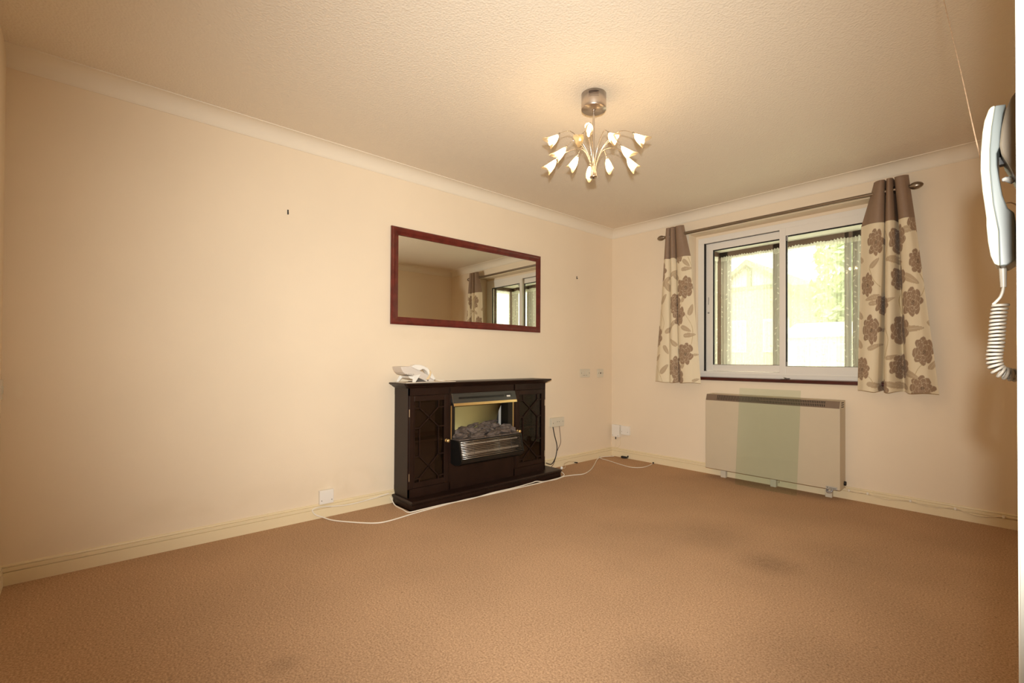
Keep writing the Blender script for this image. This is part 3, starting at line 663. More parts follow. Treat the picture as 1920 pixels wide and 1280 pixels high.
leavesL = [(0.875, 1.88, -0.9, 0.085), (0.86, 1.79, 0.1, 0.09), (0.83, 1.70, 2.2, 0.09), (0.955, 1.61, 0.2, 0.05), (0.865, 1.50, 1.2, 0.07), (0.86, 1.285, -0.5, 0.10), (0.885, 1.20, 0.1, 0.10), (0.81, 1.11, 2.3, 0.09), (0.965, 1.03, 0.1, 0.05), (0.87, 0.91, 1.2, 0.07), (0.965, 0.80, 0.4, 0.06), (0.68, 1.66, 1.0, 0.10), (0.70, 1.70, -1.2, 0.10), (0.645, 1.50, 0.9, 0.11), (0.70, 1.23, 0.7, 0.10), (0.685, 1.12, -1.1, 0.09),
           (0.655, 0.86, 0.9, 0.11), (0.755, 1.74, 0.8, 0.08), (0.76, 1.29, 0.9, 0.08), (0.93, 1.38, 1.3, 0.10), (0.59, 0.98, 0.8, 0.08)]
stemsL = [[(0.915, 1.90), (0.945, 1.80), (0.95, 1.70), (0.935, 1.64)], [(0.86, 1.44), (0.91, 1.37), (0.955, 1.28), (0.96, 1.18), (0.94, 1.06)], [(0.62, 1.47), (0.665, 1.40), (0.69, 1.32), (0.665, 1.24)], [(0.60, 0.93), (0.64, 0.87), (0.675, 0.79)], [(0.865, 1.53), (0.855, 1.47)], [(0.86, 0.94), (0.85, 0.87)], [(0.70, 1.90), (0.685, 1.84), (0.672, 1.80)], [(0.60, 1.47), (0.64, 1.42), (0.655, 1.35)]]
curtain('left floral curtain with taupe heading, narrower, nearest the room corner', colsL, 2.183, 1.908, 0.785, rosesL, leavesL, stemsL, [(0.738, -0.08), (0.785, -0.08), (0.862, -0.08)])

# ------------------------------------------------------------------ mirror
mr = thing('wall_mirror', 'wide mirror in a red mahogany frame above the fireplace', 'mirror', (0.0, -1.75, 1.22))
MY0, MY1, MZ0, MZ1, FWd = -2.4525, -1.043, 1.221, 1.8955, 0.0535
prof = [(0, 0.004), (0, 0.018), (0.005, 0.023), (0.014, 0.025), (0.030, 0.022), (0.046, 0.0135), (0.0535, 0.012), (0.0535, 0.004)]
corners = [(MY0, MZ0), (MY1, MZ0), (MY1, MZ1), (MY0, MZ1)]
for i in range(4):
    (a, b_), (c_, d_) = corners[i], corners[(i + 1) % 4]
    bm = bmesh.new(); rings = []
    for (p, other) in (((a, b_), 0), ((c_, d_), 1)):
        sy_ = 1 if p[0] == MY0 else -1; sz_ = 1 if p[1] == MZ0 else -1
        rings.append([bm.verts.new((q[1], p[0] + sy_ * q[0], p[1] + sz_ * q[0])) for q in prof])
    n = len(prof)
    for j in range(n): bm.faces.new((rings[0][j], rings[0][(j + 1) % n], rings[1][(j + 1) % n], rings[1][j]))
    bm.faces.new(rings[0][::-1]); bm.faces.new(rings[1])
    obj('frame_moulding', bm, 'mirror_wood', mr)
bm = bmesh.new()   # the glass sits very slightly askew in its rebate
gy0, gy1, gz0, gz1 = MY0 + 0.05, MY1 - 0.05, MZ0 + 0.05, MZ1 - 0.05
ty, tz = 0.0085, 0.0016
vs = [bm.verts.new(v) for v in ((0.0075 - ty / 2 + tz, gy0, gz0), (0.0075 + ty / 2 + tz, gy1, gz0), (0.0075 + ty / 2, gy1, gz1), (0.0075 - ty / 2, gy0, gz1))]
bm.faces.new(vs); obj('mirror_glass', bm, 'mirror', mr)
for (y, z0, z1, lab) in ((-3.101, 1.835, 1.863, 'small dark picture hook alone on the wall left of the mirror'), (-0.547, 1.757, 1.784, 'tiny dark picture hook on the wall right of the mirror')):
    bm = bmesh.new(); box(bm, 0, 0.004, y - 0.0035, y + 0.0035, z0, z1, bev=0.001); tube(bm, [(0.003, y, z0 + 0.004), (0.010, y, z0 + 0.001), (0.012, y, z0 + 0.010)], 0.002, 6)
    tag(obj('picture_hook', bm, 'black_metal'), lab, 'hook', 'picture hooks on the left wall')

# ------------------------------------------------------------------ fire surround
fs = thing('fire_surround', 'dark mahogany fireplace surround with glazed side cupboards', 'fireplace', (0.0, -1.75, 0))
FXF = 0.19; BY_0, BY_1 = -2.415, -1.146
bm = bmesh.new()   # stepped plinth with moulded upper edge and rounded right end
prof = [(0, 0), (-0.010, 0), (-0.010, 0.034), (-0.004, 0.040), (-0.006, 0.043), (0.0, 0.049), (-0.002, 0.054), (-0.010, 0.060)]
xs = 0.292
def plinth():
    pl = []
    ring = lambda off: [(0.0, -2.437 - off), (xs + off - 0.002, -2.437 - off), (xs + off, -2.435 - off), (xs + off, -1.06), (xs + off - 0.006, -1.038 + off * 0.6), (xs + off - 0.03, -1.028 + off), (0.0, -1.028 + off)]
    return ring
rg = plinth(); rows = []
for (o_, z_) in prof: rows.append([bm.verts.new((max(p[0], 0.0), p[1], z_)) for p in rg(o_)])
for a, b_ in zip(rows[:-1], rows[1:]):
    for j in range(len(a)): bm.faces.new((a[j], a[(j + 1) % len(a)], b_[(j + 1) % len(a)], b_[j]))
bm.faces.new(rows[0][::-1]); bm.faces.new(rows[-1])
obj('plinth', bm, 'wood', fs)
# carcass: two cupboard boxes, top rail and lower panel
DL0, DL1, DR0, DR1 = -2.405, -2.100, -1.478, -1.157
bm = bmesh.new()
for (a, b_) in ((BY_0, BY_0 + 0.016), (DL1 + 0.002, DL1 + 0.018), (DR0 - 0.018, DR0 - 0.002), (BY_1 - 0.012, BY_1)):
    box(bm, 0.005, FXF, a, b_, 0.06, 0.787, bev=0.0015)
for (a, b_) in ((BY_0, DL1 + 0.018), (DR0 - 0.018, BY_1)):
    box(bm, 0.005, FXF - 0.018, a, b_, 0.06, 0.118); box(bm, 0.005, FXF - 0.018, a, b_, 0.738, 0.787)
    box(bm, FXF - 0.018, FXF, a + 0.002, b_ - 0.002, 0.06, 0.118); box(bm, FXF - 0.018, FXF, a + 0.002, b_ - 0.002, 0.738, 0.787)
box(bm, 0.02, FXF - 0.002, DL1 + 0.018, DR0 - 0.018, 0.06, 0.245); box(bm, 0.02, FXF - 0.002, DL1 + 0.018, DR0 - 0.018, 0.738, 0.787)
box(bm, 0.02, FXF - 0.002, -2.082, -2.076, 0.245, 0.738); box(bm, 0.02, FXF - 0.002, -1.498, -1.496, 0.245, 0.738)
obj('carcass', bm, 'wood', fs)
for (a, b_) in ((BY_0 + 0.016, DL1), (DR0, BY_1 - 0.012)): obj('back_panel', B(0.005, 0.012, a, b_, 0.11, 0.75), 'wood_in', fs)
for (a, b_) in ((BY_0 + 0.016, DL1), (DR0, BY_1 - 0.012)):
    obj('shelf', B(0.012, FXF - 0.03, a, b_, 0.415, 0.428), 'wood_in', fs)
bm = bmesh.new(); mp = [(-0.004, 0.787), (0.003, 0.787), (0.010, 0.793), (0.016, 0.796), (0.018, 0.800), (0.030, 0.806), (0.036, 0.811), (0.041, 0.814), (0.041, 0.8185), (0.037, 0.822), (-0.004, 0.822)]
def mrow(o_, z_): return [bm.verts.new((max(x_, 0), y_, z_)) for (x_, y_) in ((0, BY_0 - o_), (FXF + o_ - 0.012, BY_0 - o_), (FXF + o_, BY_0 - o_ + 0.012), (FXF + o_, BY_1 + o_ - 0.008), (FXF + o_ - 0.008, BY_1 + o_), (0, BY_1 + o_))]
rows = [mrow(*p) for p in mp[:-1]] 
for a, b_ in zip(rows[:-1], rows[1:]):
    for j in range(6): bm.faces.new((a[j], a[(j + 1) % 6], b_[(j + 1) % 6], b_[j]))
bm.faces.new(rows[0][::-1]); bm.faces.new(rows[-1])
obj('mantel_shelf', bm, 'wood', fs)
def bar(bm, y0, z0, y1, z1, w_=0.008, x0=FXF - 0.002, x1=FXF + 0.004):
    d = Vector((y1 - y0, z1 - z0)); L_ = d.length; d.normalize(); n_ = Vector((-d.y, d.x)) * w_ / 2
    q = [(y0 + n_.x, z0 + n_.y), (y1 + n_.x, z1 + n_.y), (y1 - n_.x, z1 - n_.y), (y0 - n_.x, z0 - n_.y)]
    prism(bm, q, 0, x0, x1)
def cup_door(y0, y1, hinge_side):
    z0, z1 = 0.121, 0.736; st, rl = 0.034, 0.037
    bm = bmesh.new(); X0, X1 = FXF - 0.012, FXF + 0.006
    box(bm, X0, X1, y0, y0 + st, z0, z1, bev=0.002); box(bm, X0, X1, y1 - st, y1, z0, z1, bev=0.002)
    box(bm, X0, X1, y0 + st, y1 - st, z1 - rl, z1, bev=0.002); box(bm, X0, X1, y0 + st, y1 - st, z0, z0 + rl, bev=0.002)
    for (a, b_, c_, d_) in ((y0 + st, y0 + st + 0.006, z0 + rl, z1 - rl), (y1 - st - 0.006, y1 - st, z0 + rl, z1 - rl)): box(bm, X1 - 0.004, X1 + 0.001, a, b_, c_, d_)
    d = obj('cupboard_door', bm, 'wood', fs); d['label'] = 'glazed cupboard door on the %s' % ('left' if hinge_side < 0 else 'right')
    obj('glass_pane', B(FXF - 0.006, FXF - 0.003, y0 + st - 0.004, y1 - st + 0.004, z0 + rl - 0.004, z1 - rl + 0.004), 'glass_cab', d)
    a, b_ = y0 + st, y1 - st; va, vb = a + (b_ - a) * 0.185, b_ - (b_ - a) * 0.2
    zt_, z1_, z2_, z3_, z4_, zb_ = z1 - rl, 0.652, 0.518, 0.328, 0.180, z0 + rl
    segs = [(va, zt_, va, z1_), (vb, zt_, vb, z1_), (va, z1_, vb, z2_), (vb, z1_, va, z2_), (a, z1_, va, z1_), (vb, z1_, b_, z1_), (a, z2_, va, z2_), (vb, z2_, b_, z2_), (va, z2_, va, z3_), (vb, z2_, vb, z3_),
            (a, z3_, va, z3_), (vb, z3_, b_, z3_), (va, z3_, vb, z4_), (vb, z3_, va, z4_), (a, z4_, va, z4_), (vb, z4_, b_, z4_), (va, z4_, va, zb_), (vb, z4_, vb, zb_)]
    for s in segs:
        bm = bmesh.new(); bar(bm, *s); obj('glazing_bar', bm, 'wood', d)
    hy = y0 if hinge_side < 0 else y1
    for (za, zc) in ((0.598, 0.648), (0.172, 0.222)):
        bm = bmesh.new(); tube(bm, [(FXF + 0.005, hy, za), (FXF + 0.005, hy, zc)], 0.0036, 8, smooth=False); obj('hinge', bm, 'brass_dull', d)
    ky = y1 - 0.020 if hinge_side < 0 else y0 + 0.020
    bm = bmesh.new(); lathe(bm, [(0, 0), (0.013, 0), (0.013, 0.003), (0.006, 0.006), (0.005, 0.014), (0.010, 0.018), (0.0135, 0.025), (0.011, 0.032), (0, 0.035)], 18, Matrix.Translation((FXF + 0.005, ky, 0.413)) @ Matrix.Rotation(PI / 2, 4, 'Y'))
    obj('knob', bm, 'brass', d)
cup_door(DL0, DL1, -1); cup_door(DR0, DR1, 1)
for a in (DL1 + 0.002, DR0 - 0.008): obj('beading', B(FXF - 0.002, FXF + 0.004, a, a + 0.006, 0.06, 0.786), 'wood', fs)

# ------------------------------------------------------------------ electric fire
ef = thing('electric_fire', 'black electric fire with chrome bars and mock coals', 'fire', (0.19, -1.78, 0.245))
EY0, EY1 = -2.074, -1.500
bm = bmesh.new(); prism(bm, [(0.16, 0.738), (0.196, 0.735), (0.218, 0.669), (0.212, 0.650), (0.16, 0.655)], 1, 0, 1)
bm.free()
bm = bmesh.new(); b2 = bmesh.new(); prism(b2, [(0.12, 0.737), (0.193, 0.737), (0.216, 0.669), (0.205, 0.668), (0.12, 0.700)], 1, EY0, EY1 + 0.012); merge(bm, b2)
hood = obj('hood', bm, 'hood', ef)
bm = bmesh.new(); prism(bm, [(0.214, 0.670), (0.2175, 0.669), (0.2235, 0.651), (0.216, 0.649), (0.208, 0.668)], 1, EY0, EY1 + 0.012); obj('gold_strip', bm, 'brass', hood)
def on_slope(bm, ya, yb, ta, tb, th=0.002):   # rectangle on the hood's sloping face, t from top to bottom
    P = lambda t: (0.193 + 0.023 * t, 0.737 - 0.068 * t)
    nx, nz_ = 0.068, 0.023; L_ = math.hypot(nx, nz_); nx, nz_ = nx / L_ * th, nz_ / L_ * th
    (xa, za), (xb, zb_) = P(ta), P(tb)
    prism(bm, [(xa - nx, za - nz_), (xa + nx, za + nz_), (xb + nx, zb_ + nz_), (xb - nx, zb_ - nz_)], 1, ya, yb)
bm = bmesh.new(); on_slope(bm, EY0 + 0.05, EY1 - 0.105, 0.38, 0.60, 0.0006); obj('vent_slot', bm, 'black_metal', hood)
bm = bmesh.new(); on_slope(bm, EY1 - 0.095, EY1 - 0.03, 0.30, 0.62, 0.0007); obj('switch_recess', bm, 'black_metal', hood)
bm = bmesh.new(); on_slope(bm, EY1 - 0.082, EY1 - 0.048, 0.48, 0.64, 0.004); obj('rocker_switch', bm, 'white', hood)
bm = bmesh.new(); prism(bm, [(0.193, 0.738), (0.2175, 0.667), (0.2235, 0.650), (0.2195, 0.650), (0.19, 0.735)], 1, EY0 - 0.003, EY0); obj('chrome_end_trim', bm, 'chrome', hood)
bm = bmesh.new(); box(bm, 0.185, 0.1935, -2.081, -2.074, 0.413, 0.652); obj('gold_side_strip', bm, 'brass', ef)
bm = bmesh.new(); box(bm, 0.185, 0.1935, -1.505, -1.498, 0.413, 0.652); obj('gold_side_strip', bm, 'brass', ef)
bm = bmesh.new(); box(bm, 0.02, 0.188, -2.073, -2.045, 0.30, 0.70); box(bm, 0.10, 0.188, -1.552, -1.506, 0.30, 0.70); box(bm, 0.015, 0.02, -2.073, -1.5, 0.25, 0.70)
obj('inner_case', bm, 'black_metal', ef)
# reflector curls forward at the top
bm = bmesh.new(); pts = []
for i in range(13):
    a = i / 12; pts.append((0.028 + 0.125 * a ** 2.2, 0.43 + 0.262 * a))
n = len(pts); A = [bm.verts.new((x, -2.044, z)) for x, z in pts]; Bv = [bm.verts.new((x, -1.545, z)) for x, z in pts]
for i in range(n - 1): f = bm.faces.new((A[i], Bv[i], Bv[i + 1], A[i + 1])); f.smooth = True
o = obj('reflector', bm, 'olive', ef); md = o.modifiers.new('t', 'SOLIDIFY'); md.thickness = 0.002
bm = bmesh.new(); box(bm, 0.02, 0.10, -1.512, -1.507, 0.40, 0.70); obj('side_mirror', bm, 'white', ef)
fb = None
bm = bmesh.new()
prism(bm, [(0.05, 0.413), (0.286, 0.410), (0.290, 0.403), (0.318, 0.292), (0.322, 0.280), (0.314, 0.258), (0.290, 0.243), (0.235, 0.236), (0.19, 0.246), (0.05, 0.246)], 1, EY0 - 0.004, EY0 + 0.006)
prism(bm, [(0.05, 0.413), (0.286, 0.410), (0.290, 0.403), (0.318, 0.292), (0.322, 0.280), (0.314, 0.258), (0.290, 0.243), (0.235, 0.236), (0.19, 0.246), (0.05, 0.246)], 1, EY1 - 0.010, EY1)
prism(bm, [(0.19, 0.246), (0.235, 0.236), (0.290, 0.243), (0.314, 0.258), (0.322, 0.280), (0.316, 0.284), (0.302, 0.262), (0.19, 0.256)], 1, EY0, EY1)
box(bm, 0.05, 0.282, EY0, EY1, 0.404, 0.412); box(bm, 0.195, 0.205, EY0, EY1, 0.25, 0.41)
fb = obj('fire_box', bm, 'black_metal', ef)
bm = bmesh.new()   # dull steel reflector behind the bars
pr = [(0.225, 0.395), (0.215, 0.36), (0.216, 0.32), (0.232, 0.285), (0.258, 0.268)]
A = [bm.verts.new((x, EY0 + 0.006, z)) for x, z in pr]; Bv = [bm.verts.new((x, EY1 - 0.010, z)) for x, z in pr]
for i in range(len(pr) - 1): bm.faces.new((A[i], Bv[i], Bv[i + 1], A[i + 1])).smooth = True
obj('steel_reflector', bm, mat('dull_steel', (0.12, 0.095, 0.075, 1), 0.55, 0.85), fb)
for (x, z) in ((0.248, 0.372), (0.262, 0.312)):
    bm = bmesh.new(); tube(bm, [(x, EY0 + 0.006, z), (x, EY1 - 0.01, z)], 0.006, 10, smooth=False); obj('heating_element', bm, mat('clay_element', (0.42, 0.34, 0.26, 1), 0.7), fb)
for i in range(11):
    t = i / 10; x = 0.290 + 0.028 * t; z = 0.403 - 0.112 * t
    bm = bmesh.new(); tube(bm, [(x - 0.03, EY0 + 0.008, z + 0.003), (x, EY0 + 0.012, z), (x, EY1 - 0.016, z), (x - 0.03, EY1 - 0.012, z + 0.003)], 0.0016, 6, smooth=False)
    obj('grille_bar', bm, 'chrome', fb)
for i in range(1, 5):
    y = EY0 + (EY1 - EY0) * i / 5
    bm = bmesh.new(); tube(bm, [(0.288, y, 0.404), (0.316, y, 0.291)], 0.0014, 6, smooth=False); obj('grille_stay', bm, 'black_metal', fb)
bm = bmesh.new()
for i in range(44):
    y = EY0 + 0.06 + i * 0.0103
    prism(bm, [(0.3035, 0.2525), (0.3065, 0.2545), (0.3165, 0.2705), (0.3135, 0.2695)], 1, y, y + 0.005)
o = obj('vent_fins', bm, 'hood', fb); o['kind'] = 'stuff'
rnd = random.Random(4)
def coal(y, x, z, sx, sy_, sz, rot):
    b2 = bmesh.new(); bmesh.ops.create_icosphere(b2, subdivisions=2, radius=1)
    sd = rnd.uniform(0, 50)
    for v in b2.verts:
        c = v.co; k = 1 + 0.25 * math.sin(c.x * 4 + sd) * math.cos(c.y * 3 + sd * 2) + 0.2 * math.sin(c.z * 5 + c.y * 4 + sd * 3) + rnd.uniform(-0.13, 0.13)
        v.co = Vector((c.x * sx, c.y * sy_, c.z * sz)) * k
    bm = bmesh.new(); merge(bm, b2, Matrix.Translation((x, y, z)) @ Matrix.Rotation(rot, 4, 'Z') @ Matrix.Rotation(rnd.uniform(-0.35, 0.35), 4, 'X') @ Matrix.Rotation(rnd.uniform(-0.3, 0.3), 4, 'Y'))
    obj('coal', bm, 'coal', ef)
obj('coal_tray', B(0.045, 0.275, EY0 + 0.008, EY1 - 0.012, 0.412, 0.418), 'coal', ef)
for (y, x, z, a, b_, c_, ro) in ((-2.035, 0.20, 0.430, 0.045, 0.022, 0.020, 0.4), (-2.02, 0.11, 0.448, 0.05, 0.024, 0.030, -0.3), (-1.985, 0.22, 0.428, 0.03, 0.045, 0.016, 0.5), (-1.97, 0.13, 0.452, 0.022, 0.065, 0.020, -0.5), (-1.935, 0.18, 0.440, 0.022, 0.080, 0.018, 0.45), (-1.90, 0.10, 0.462, 0.03, 0.05, 0.018, 0.1),
        (-1.875, 0.225, 0.428, 0.028, 0.06, 0.014, -0.2), (-1.86, 0.15, 0.450, 0.025, 0.055, 0.022, -0.7), (-1.82, 0.075, 0.474, 0.022, 0.06, 0.016, 0.0), (-1.80, 0.19, 0.438, 0.024, 0.055, 0.018, 0.3), (-1.775, 0.12, 0.458, 0.035, 0.05, 0.024, 0.2), (-1.745, 0.23, 0.427, 0.026, 0.05, 0.013, 0.2), (-1.72, 0.16, 0.448, 0.022, 0.06, 0.022, -0.4),
        (-1.70, 0.08, 0.478, 0.022, 0.07, 0.018, 0.1), (-1.665, 0.20, 0.436, 0.03, 0.05, 0.018, 0.5), (-1.64, 0.12, 0.466, 0.04, 0.06, 0.026, -0.2), (-1.62, 0.07, 0.494, 0.025, 0.065, 0.010, 0.05), (-1.60, 0.215, 0.432, 0.028, 0.045, 0.016, -0.3), (-1.565, 0.15, 0.448, 0.060, 0.022, 0.026, 0.5), (-1.53, 0.18, 0.440, 0.055, 0.016, 0.028, 0.35)):
    coal(y, x, z, a, b_, c_, ro)
for (y, x) in ((-1.83, 0.262), (-1.585, 0.262), (-1.70, 0.270)):
    bm = bmesh.new(); lathe(bm, [(0, 0.412), (0.006, 0.412), (0.005, 0.418), (0, 0.420)], 10, Matrix.Translation((x, y, 0))); obj('brass_stud', bm, 'brass', ef)

# ------------------------------------------------------------------ telephone and papers on the mantel
MT = 0.8222
bk = thing('booklet', 'flat pale booklet lying under the telephone', 'booklet', (0.13, -2.25, MT))
obj('page_block', B(0.06, 0.205, -2.435, -2.05, MT, MT + 0.004), 'paper', bk); obj('cover', B(0.058, 0.207, -2.437, -2.048, MT + 0.004, MT + 0.005), 'paper', bk)
tag(obj('leaflet', B(0.07, 0.19, -2.35, -2.235, MT + 0.0055, MT + 0.0095), 'paper_grey'), 'small dark printed leaflet under the telephone legs', 'leaflet')
ph = thing('telephone', 'white corded telephone with cord wrapped round its handset', 'telephone', (0.14, -2.34, MT + 0.006))
zf = MT + 0.0055
def px2(L): return [(-2.47 + (u - 745.2) * 0.00400, max(MT + 0.0058, 0.932 - (v - 687.1) * 0.00385)) for u, v in L]
S_ = lambda L: px2([(730 + a / 14.77, 660 + b_ / 14.77) for a, b_ in L])
bm = bmesh.new(); poly = S_([(225, 400), (490, 392), (700, 480), (930, 600), (1165, 745), (1150, 815), (1060, 838), (930, 800), (860, 755), (600, 640), (370, 605), (290, 545), (250, 470)])
prism(bm, poly, 0, 0.07, 0.195, bev=0.004); obj('body', bm, 'phone_body', ph)
bm = bmesh.new()
prism(bm, S_([(560, 640), (760, 600), (620, 850), (545, 850)]), 0, 0.185, 0.199, bev=0.002); prism(bm, S_([(400, 640), (520, 640), (380, 846), (318, 846)]), 0, 0.075, 0.09, bev=0.002); prism(bm, S_([(430, 640), (600, 640), (540, 720), (470, 700)]), 0, 0.08, 0.195)
obj('stand', bm, 'phone', ph)
bm = bmesh.new(); prism(bm, S_([(490, 405), (530, 362), (600, 347), (720, 352), (830, 385), (920, 425), (1000, 505), (1090, 620), (1165, 735), (1110, 760), (1010, 700), (950, 600), (905, 520), (830, 470), (770, 470), (740, 500), (700, 505), (560, 450)]), 0, 0.160, 0.212, bev=0.006)
obj('handset', bm, 'phone', ph)
bm = bmesh.new()
for i in range(4):
    o_ = i * 0.006; c0 = S_([(905 + i * 18, 400 + i * 14), (985 + i * 8, 560), (880 + i * 20, 735)])
    tube(bm, [(0.185, *c0[0]), (0.2155, *c0[1]), (0.2155, *c0[2])], 0.0034, 8)
obj('wrapped_cord', bm, 'phone_beige', ph)
for k in range(5):
    q = S_([(375 + k * 48, 592 + k * 2)])[0]; obj('vent_hole', B(0.190, 0.1965, q[0] - 0.002, q[0] + 0.002, q[1] - 0.002, q[1] + 0.002), 'dark', ph)
q = S_([(965, 765)])[0]; obj('lead_socket', B(0.190, 0.1968, q[0] - 0.003, q[0] + 0.003, q[1] - 0.004, q[1] + 0.004), 'dark', ph)
bm = bmesh.new(); tube(bm, [(0.19, -2.205, MT + 0.013), (0.18, -2.18, MT + 0.012), (0.20, -2.15, MT + 0.009), (0.17, -2.11, MT + 0.009), (0.12, -2.09, MT + 0.009), (0.10, -2.13, MT + 0.010), (0.13, -2.17, MT + 0.012), (0.17, -2.15, MT + 0.012)], 0.0022, 6)
tag(obj('telephone_lead', bm, 'cord_white'), 'short coiled white lead lying right of the telephone', 'cable')

# ------------------------------------------------------------------ sockets and boxes
def plate(name, label, cat, wall, a0, a1, z0, z1, depth, m='ivory', holes=(), back=True, group=None, rockers=()):
    """wall 'L' (x=0, a=y) or 'B' (y=0, a=x)"""
    P = (lambda d0, d1, a, b_, c_, d_, bev=0: B(d0, d1, a, b_, c_, d_, bev=bev)) if wall == 'L' else (lambda d0, d1, a, b_, c_, d_, bev=0: B(a, b_, -d1, -d0, c_, d_, bev=bev))
    t = thing(name, label, cat, (0 if wall == 'L' else (a0 + a1) / 2, (a0 + a1) / 2 if wall == 'L' else 0, z0), group)
    if depth > 0.012: obj('back_box', P(0, depth - 0.008, a0 + 0.001, a1 - 0.001, z0 + 0.001, z1 - 0.001, bev=0.002), m, t)
    obj('face_plate', P(max(0, depth - 0.008), depth, a0, a1, z0, z1, bev=0.0025), m, t)
    for (u, v, w_, h_) in rockers:
        obj('rocker', P(depth - 0.001, depth + 0.003, a0 + u - w_ / 2, a0 + u + w_ / 2, z0 + v - h_ / 2, z0 + v + h_ / 2, bev=0.001), m, t)
    for (u, v, w_, h_) in holes:
        obj('screw', P(depth - 0.001, depth + 0.0008, a0 + u - w_ / 2, a0 + u + w_ / 2, z0 + v - h_ / 2, z0 + v + h_ / 2), 'slot', t)
    return t
W_, H_ = 0.146, 0.086
plate('blank_plate', 'white square blanking plate low on the left wall', 'wall plate', 'L', -2.914, -2.830, 0.086, 0.170, 0.030, 'white', [(0.012, 0.022, 0.004, 0.005), (0.072, 0.022, 0.004, 0.005)])
plate('fused_spur', 'cream double switch plate high beside the aerial socket', 'switch', 'L', -0.497, -0.356, 0.813, 0.894, 0.010, 'ivory', [(0.012, 0.042, 0.006, 0.006), (0.130, 0.042, 0.006, 0.006), (0.04, 0.02, 0.006, 0.005), (0.06, 0.02, 0.006, 0.005), (0.088, 0.02, 0.006, 0.005)], rockers=[(0.045, 0.05, 0.02, 0.03), (0.098, 0.05, 0.02, 0.03)])
plate('aerial_socket', 'small cream aerial socket with dark centre near the corner', 'socket', 'L', -0.238, -0.148, 0.808, 0.893, 0.010, 'ivory', [(0.045, 0.043, 0.014, 0.014), (0.012, 0.043, 0.006, 0.006), (0.078, 0.043, 0.006, 0.006)])
plate('double_socket', 'cream double socket beside the fireplace with two cables', 'socket', 'L', -0.908, -0.743, 0.373, 0.456, 0.030, 'ivory', [(0.02, 0.035, 0.005, 0.008), (0.073, 0.045, 0.005, 0.006), (0.096, 0.045, 0.005, 0.006), (0.145, 0.045, 0.005, 0.006)], rockers=[(0.05, 0.06, 0.016, 0.02), (0.115, 0.06, 0.016, 0.02)])
plate('junction_box', 'tall white box in the room corner', 'junction box', 'B', 0.032, 0.125, 0.202, 0.325, 0.038, 'white', [(0.012, 0.014, 0.005, 0.005), (0.078, 0.014, 0.005, 0.005)])
plate('telephone_socket', 'white square socket right of the tall corner box', 'socket', 'B', 0.135, 0.237, 0.232, 0.322, 0.028, 'white', [(0.014, 0.03, 0.005, 0.005), (0.085, 0.03, 0.005, 0.005)])
t = thing('light_switch', 'white switch plate cut by the left picture edge', 'switch', (0.08, NEAR, 0.8))
obj('face_plate', B(0.045, 0.131, NEAR, NEAR + 0.010, 0.802, 0.888, bev=0.003), 'ivory', t); obj('rocker', B(0.078, 0.098, NEAR + 0.009, NEAR + 0.014, 0.83, 0.86, bev=0.001), 'ivory', t)

# ------------------------------------------------------------------ cables
def cable(name, label, pts, r, m, group=None, extra=None):
    t = thing(name, label, 'cable', pts[0], group)
    bm = bmesh.new(); tube(bm, pts, r, 8, k=7); obj('flex', bm, m, t)
    return t
Z = 0.0045
cable('floor_cable', 'long white cable from the left skirting along the front of the fireplace', [(0.019, -2.46, 0.070), (0.019, -2.568, 0.058), (0.019, -2.71, 0.050), (0.019, -2.811, 0.057), (0.019, -2.905, 0.071), (0.020, -2.946, 0.066), (0.022, -2.953, 0.055), (0.028, -2.935, 0.030), (0.05, -2.898, 0.012), (0.110, -2.870, Z), (0.201, -2.816, Z), (0.331, -2.71, Z), (0.357, -2.62, Z), (0.332, -2.446, Z), (0.318, -2.299, Z), (0.306, -2.124, Z), (0.305, -2.017, Z), (0.312, -1.905, Z), (0.318, -1.701, Z), (0.322, -1.481, Z), (0.325, -1.343, Z), (0.322, -1.18, Z), (0.310, -1.08, Z), (0.285, -1.012, 0.012), (0.20, -0.985, 0.03)], 0.0042, 'cord_white', 'white cables on the carpet')
cable('floor_cable', 'white cable crossing the carpet from the fireplace to the room corner', [(0.030, -2.452, 0.045), (0.092, -2.450, Z), (0.208, -2.456, Z), (0.290, -2.455, Z), (0.318, -2.379, Z + 0.008), (0.318, -2.217, Z + 0.008), (0.308, -2.088, Z), (0.315, -1.978, Z), (0.311, -1.798, Z + 0.006), (0.312, -1.593, 0.010), (0.308, -1.415, 0.014), (0.316, -1.36, 0.020), (0.329, -1.30, 0.010), (0.332, -1.16, Z), (0.310, -1.035, Z), (0.329, -0.945, Z), (0.359, -0.842, Z), (0.295, -0.675, Z), (0.175, -0.48, Z), (0.06, -0.30, Z + 0.004), (0.030, -0.20, 0.012), (0.05, -0.12, 0.010), (0.07, -0.05, 0.006)], 0.0038, 'cord_white', 'white cables on the carpet')
c = cable('aerial_lead', 'white lead looping on the carpet below the corner boxes', [(0.020, -0.225, 0.012), (0.06, -0.235, Z), (0.155, -0.254, Z), (0.358, -0.313, Z), (0.492, -0.331, Z), (0.557, -0.259, Z), (0.55, -0.136, Z), (0.525, -0.045, Z)], 0.0032, 'cord_white')
bm = bmesh.new(); tube(bm, [(0.527, -0.05, 0.006), (0.520, -0.026, 0.008)], 0.007, 8, smooth=False); obj('plug_tip', bm, 'dark', c)
bm = bmesh.new(); tube(bm, [(0.030, -0.218, 0.009), (0.018, -0.22, 0.011)], 0.006, 8, smooth=False); obj('plug_end', bm, 'zinc', c)
c = cable('jack_lead', 'thin cream lead with a dark jack tip right of the fireplace plinth', [(0.235, -0.985, 0.058), (0.24, -0.965, 0.05), (0.22, -0.93, 0.055), (0.15, -0.87, 0.06), (0.08, -0.74, 0.05), (0.04, -0.63, 0.03), (0.03, -0.59, 0.014)], 0.0018, 'cord')
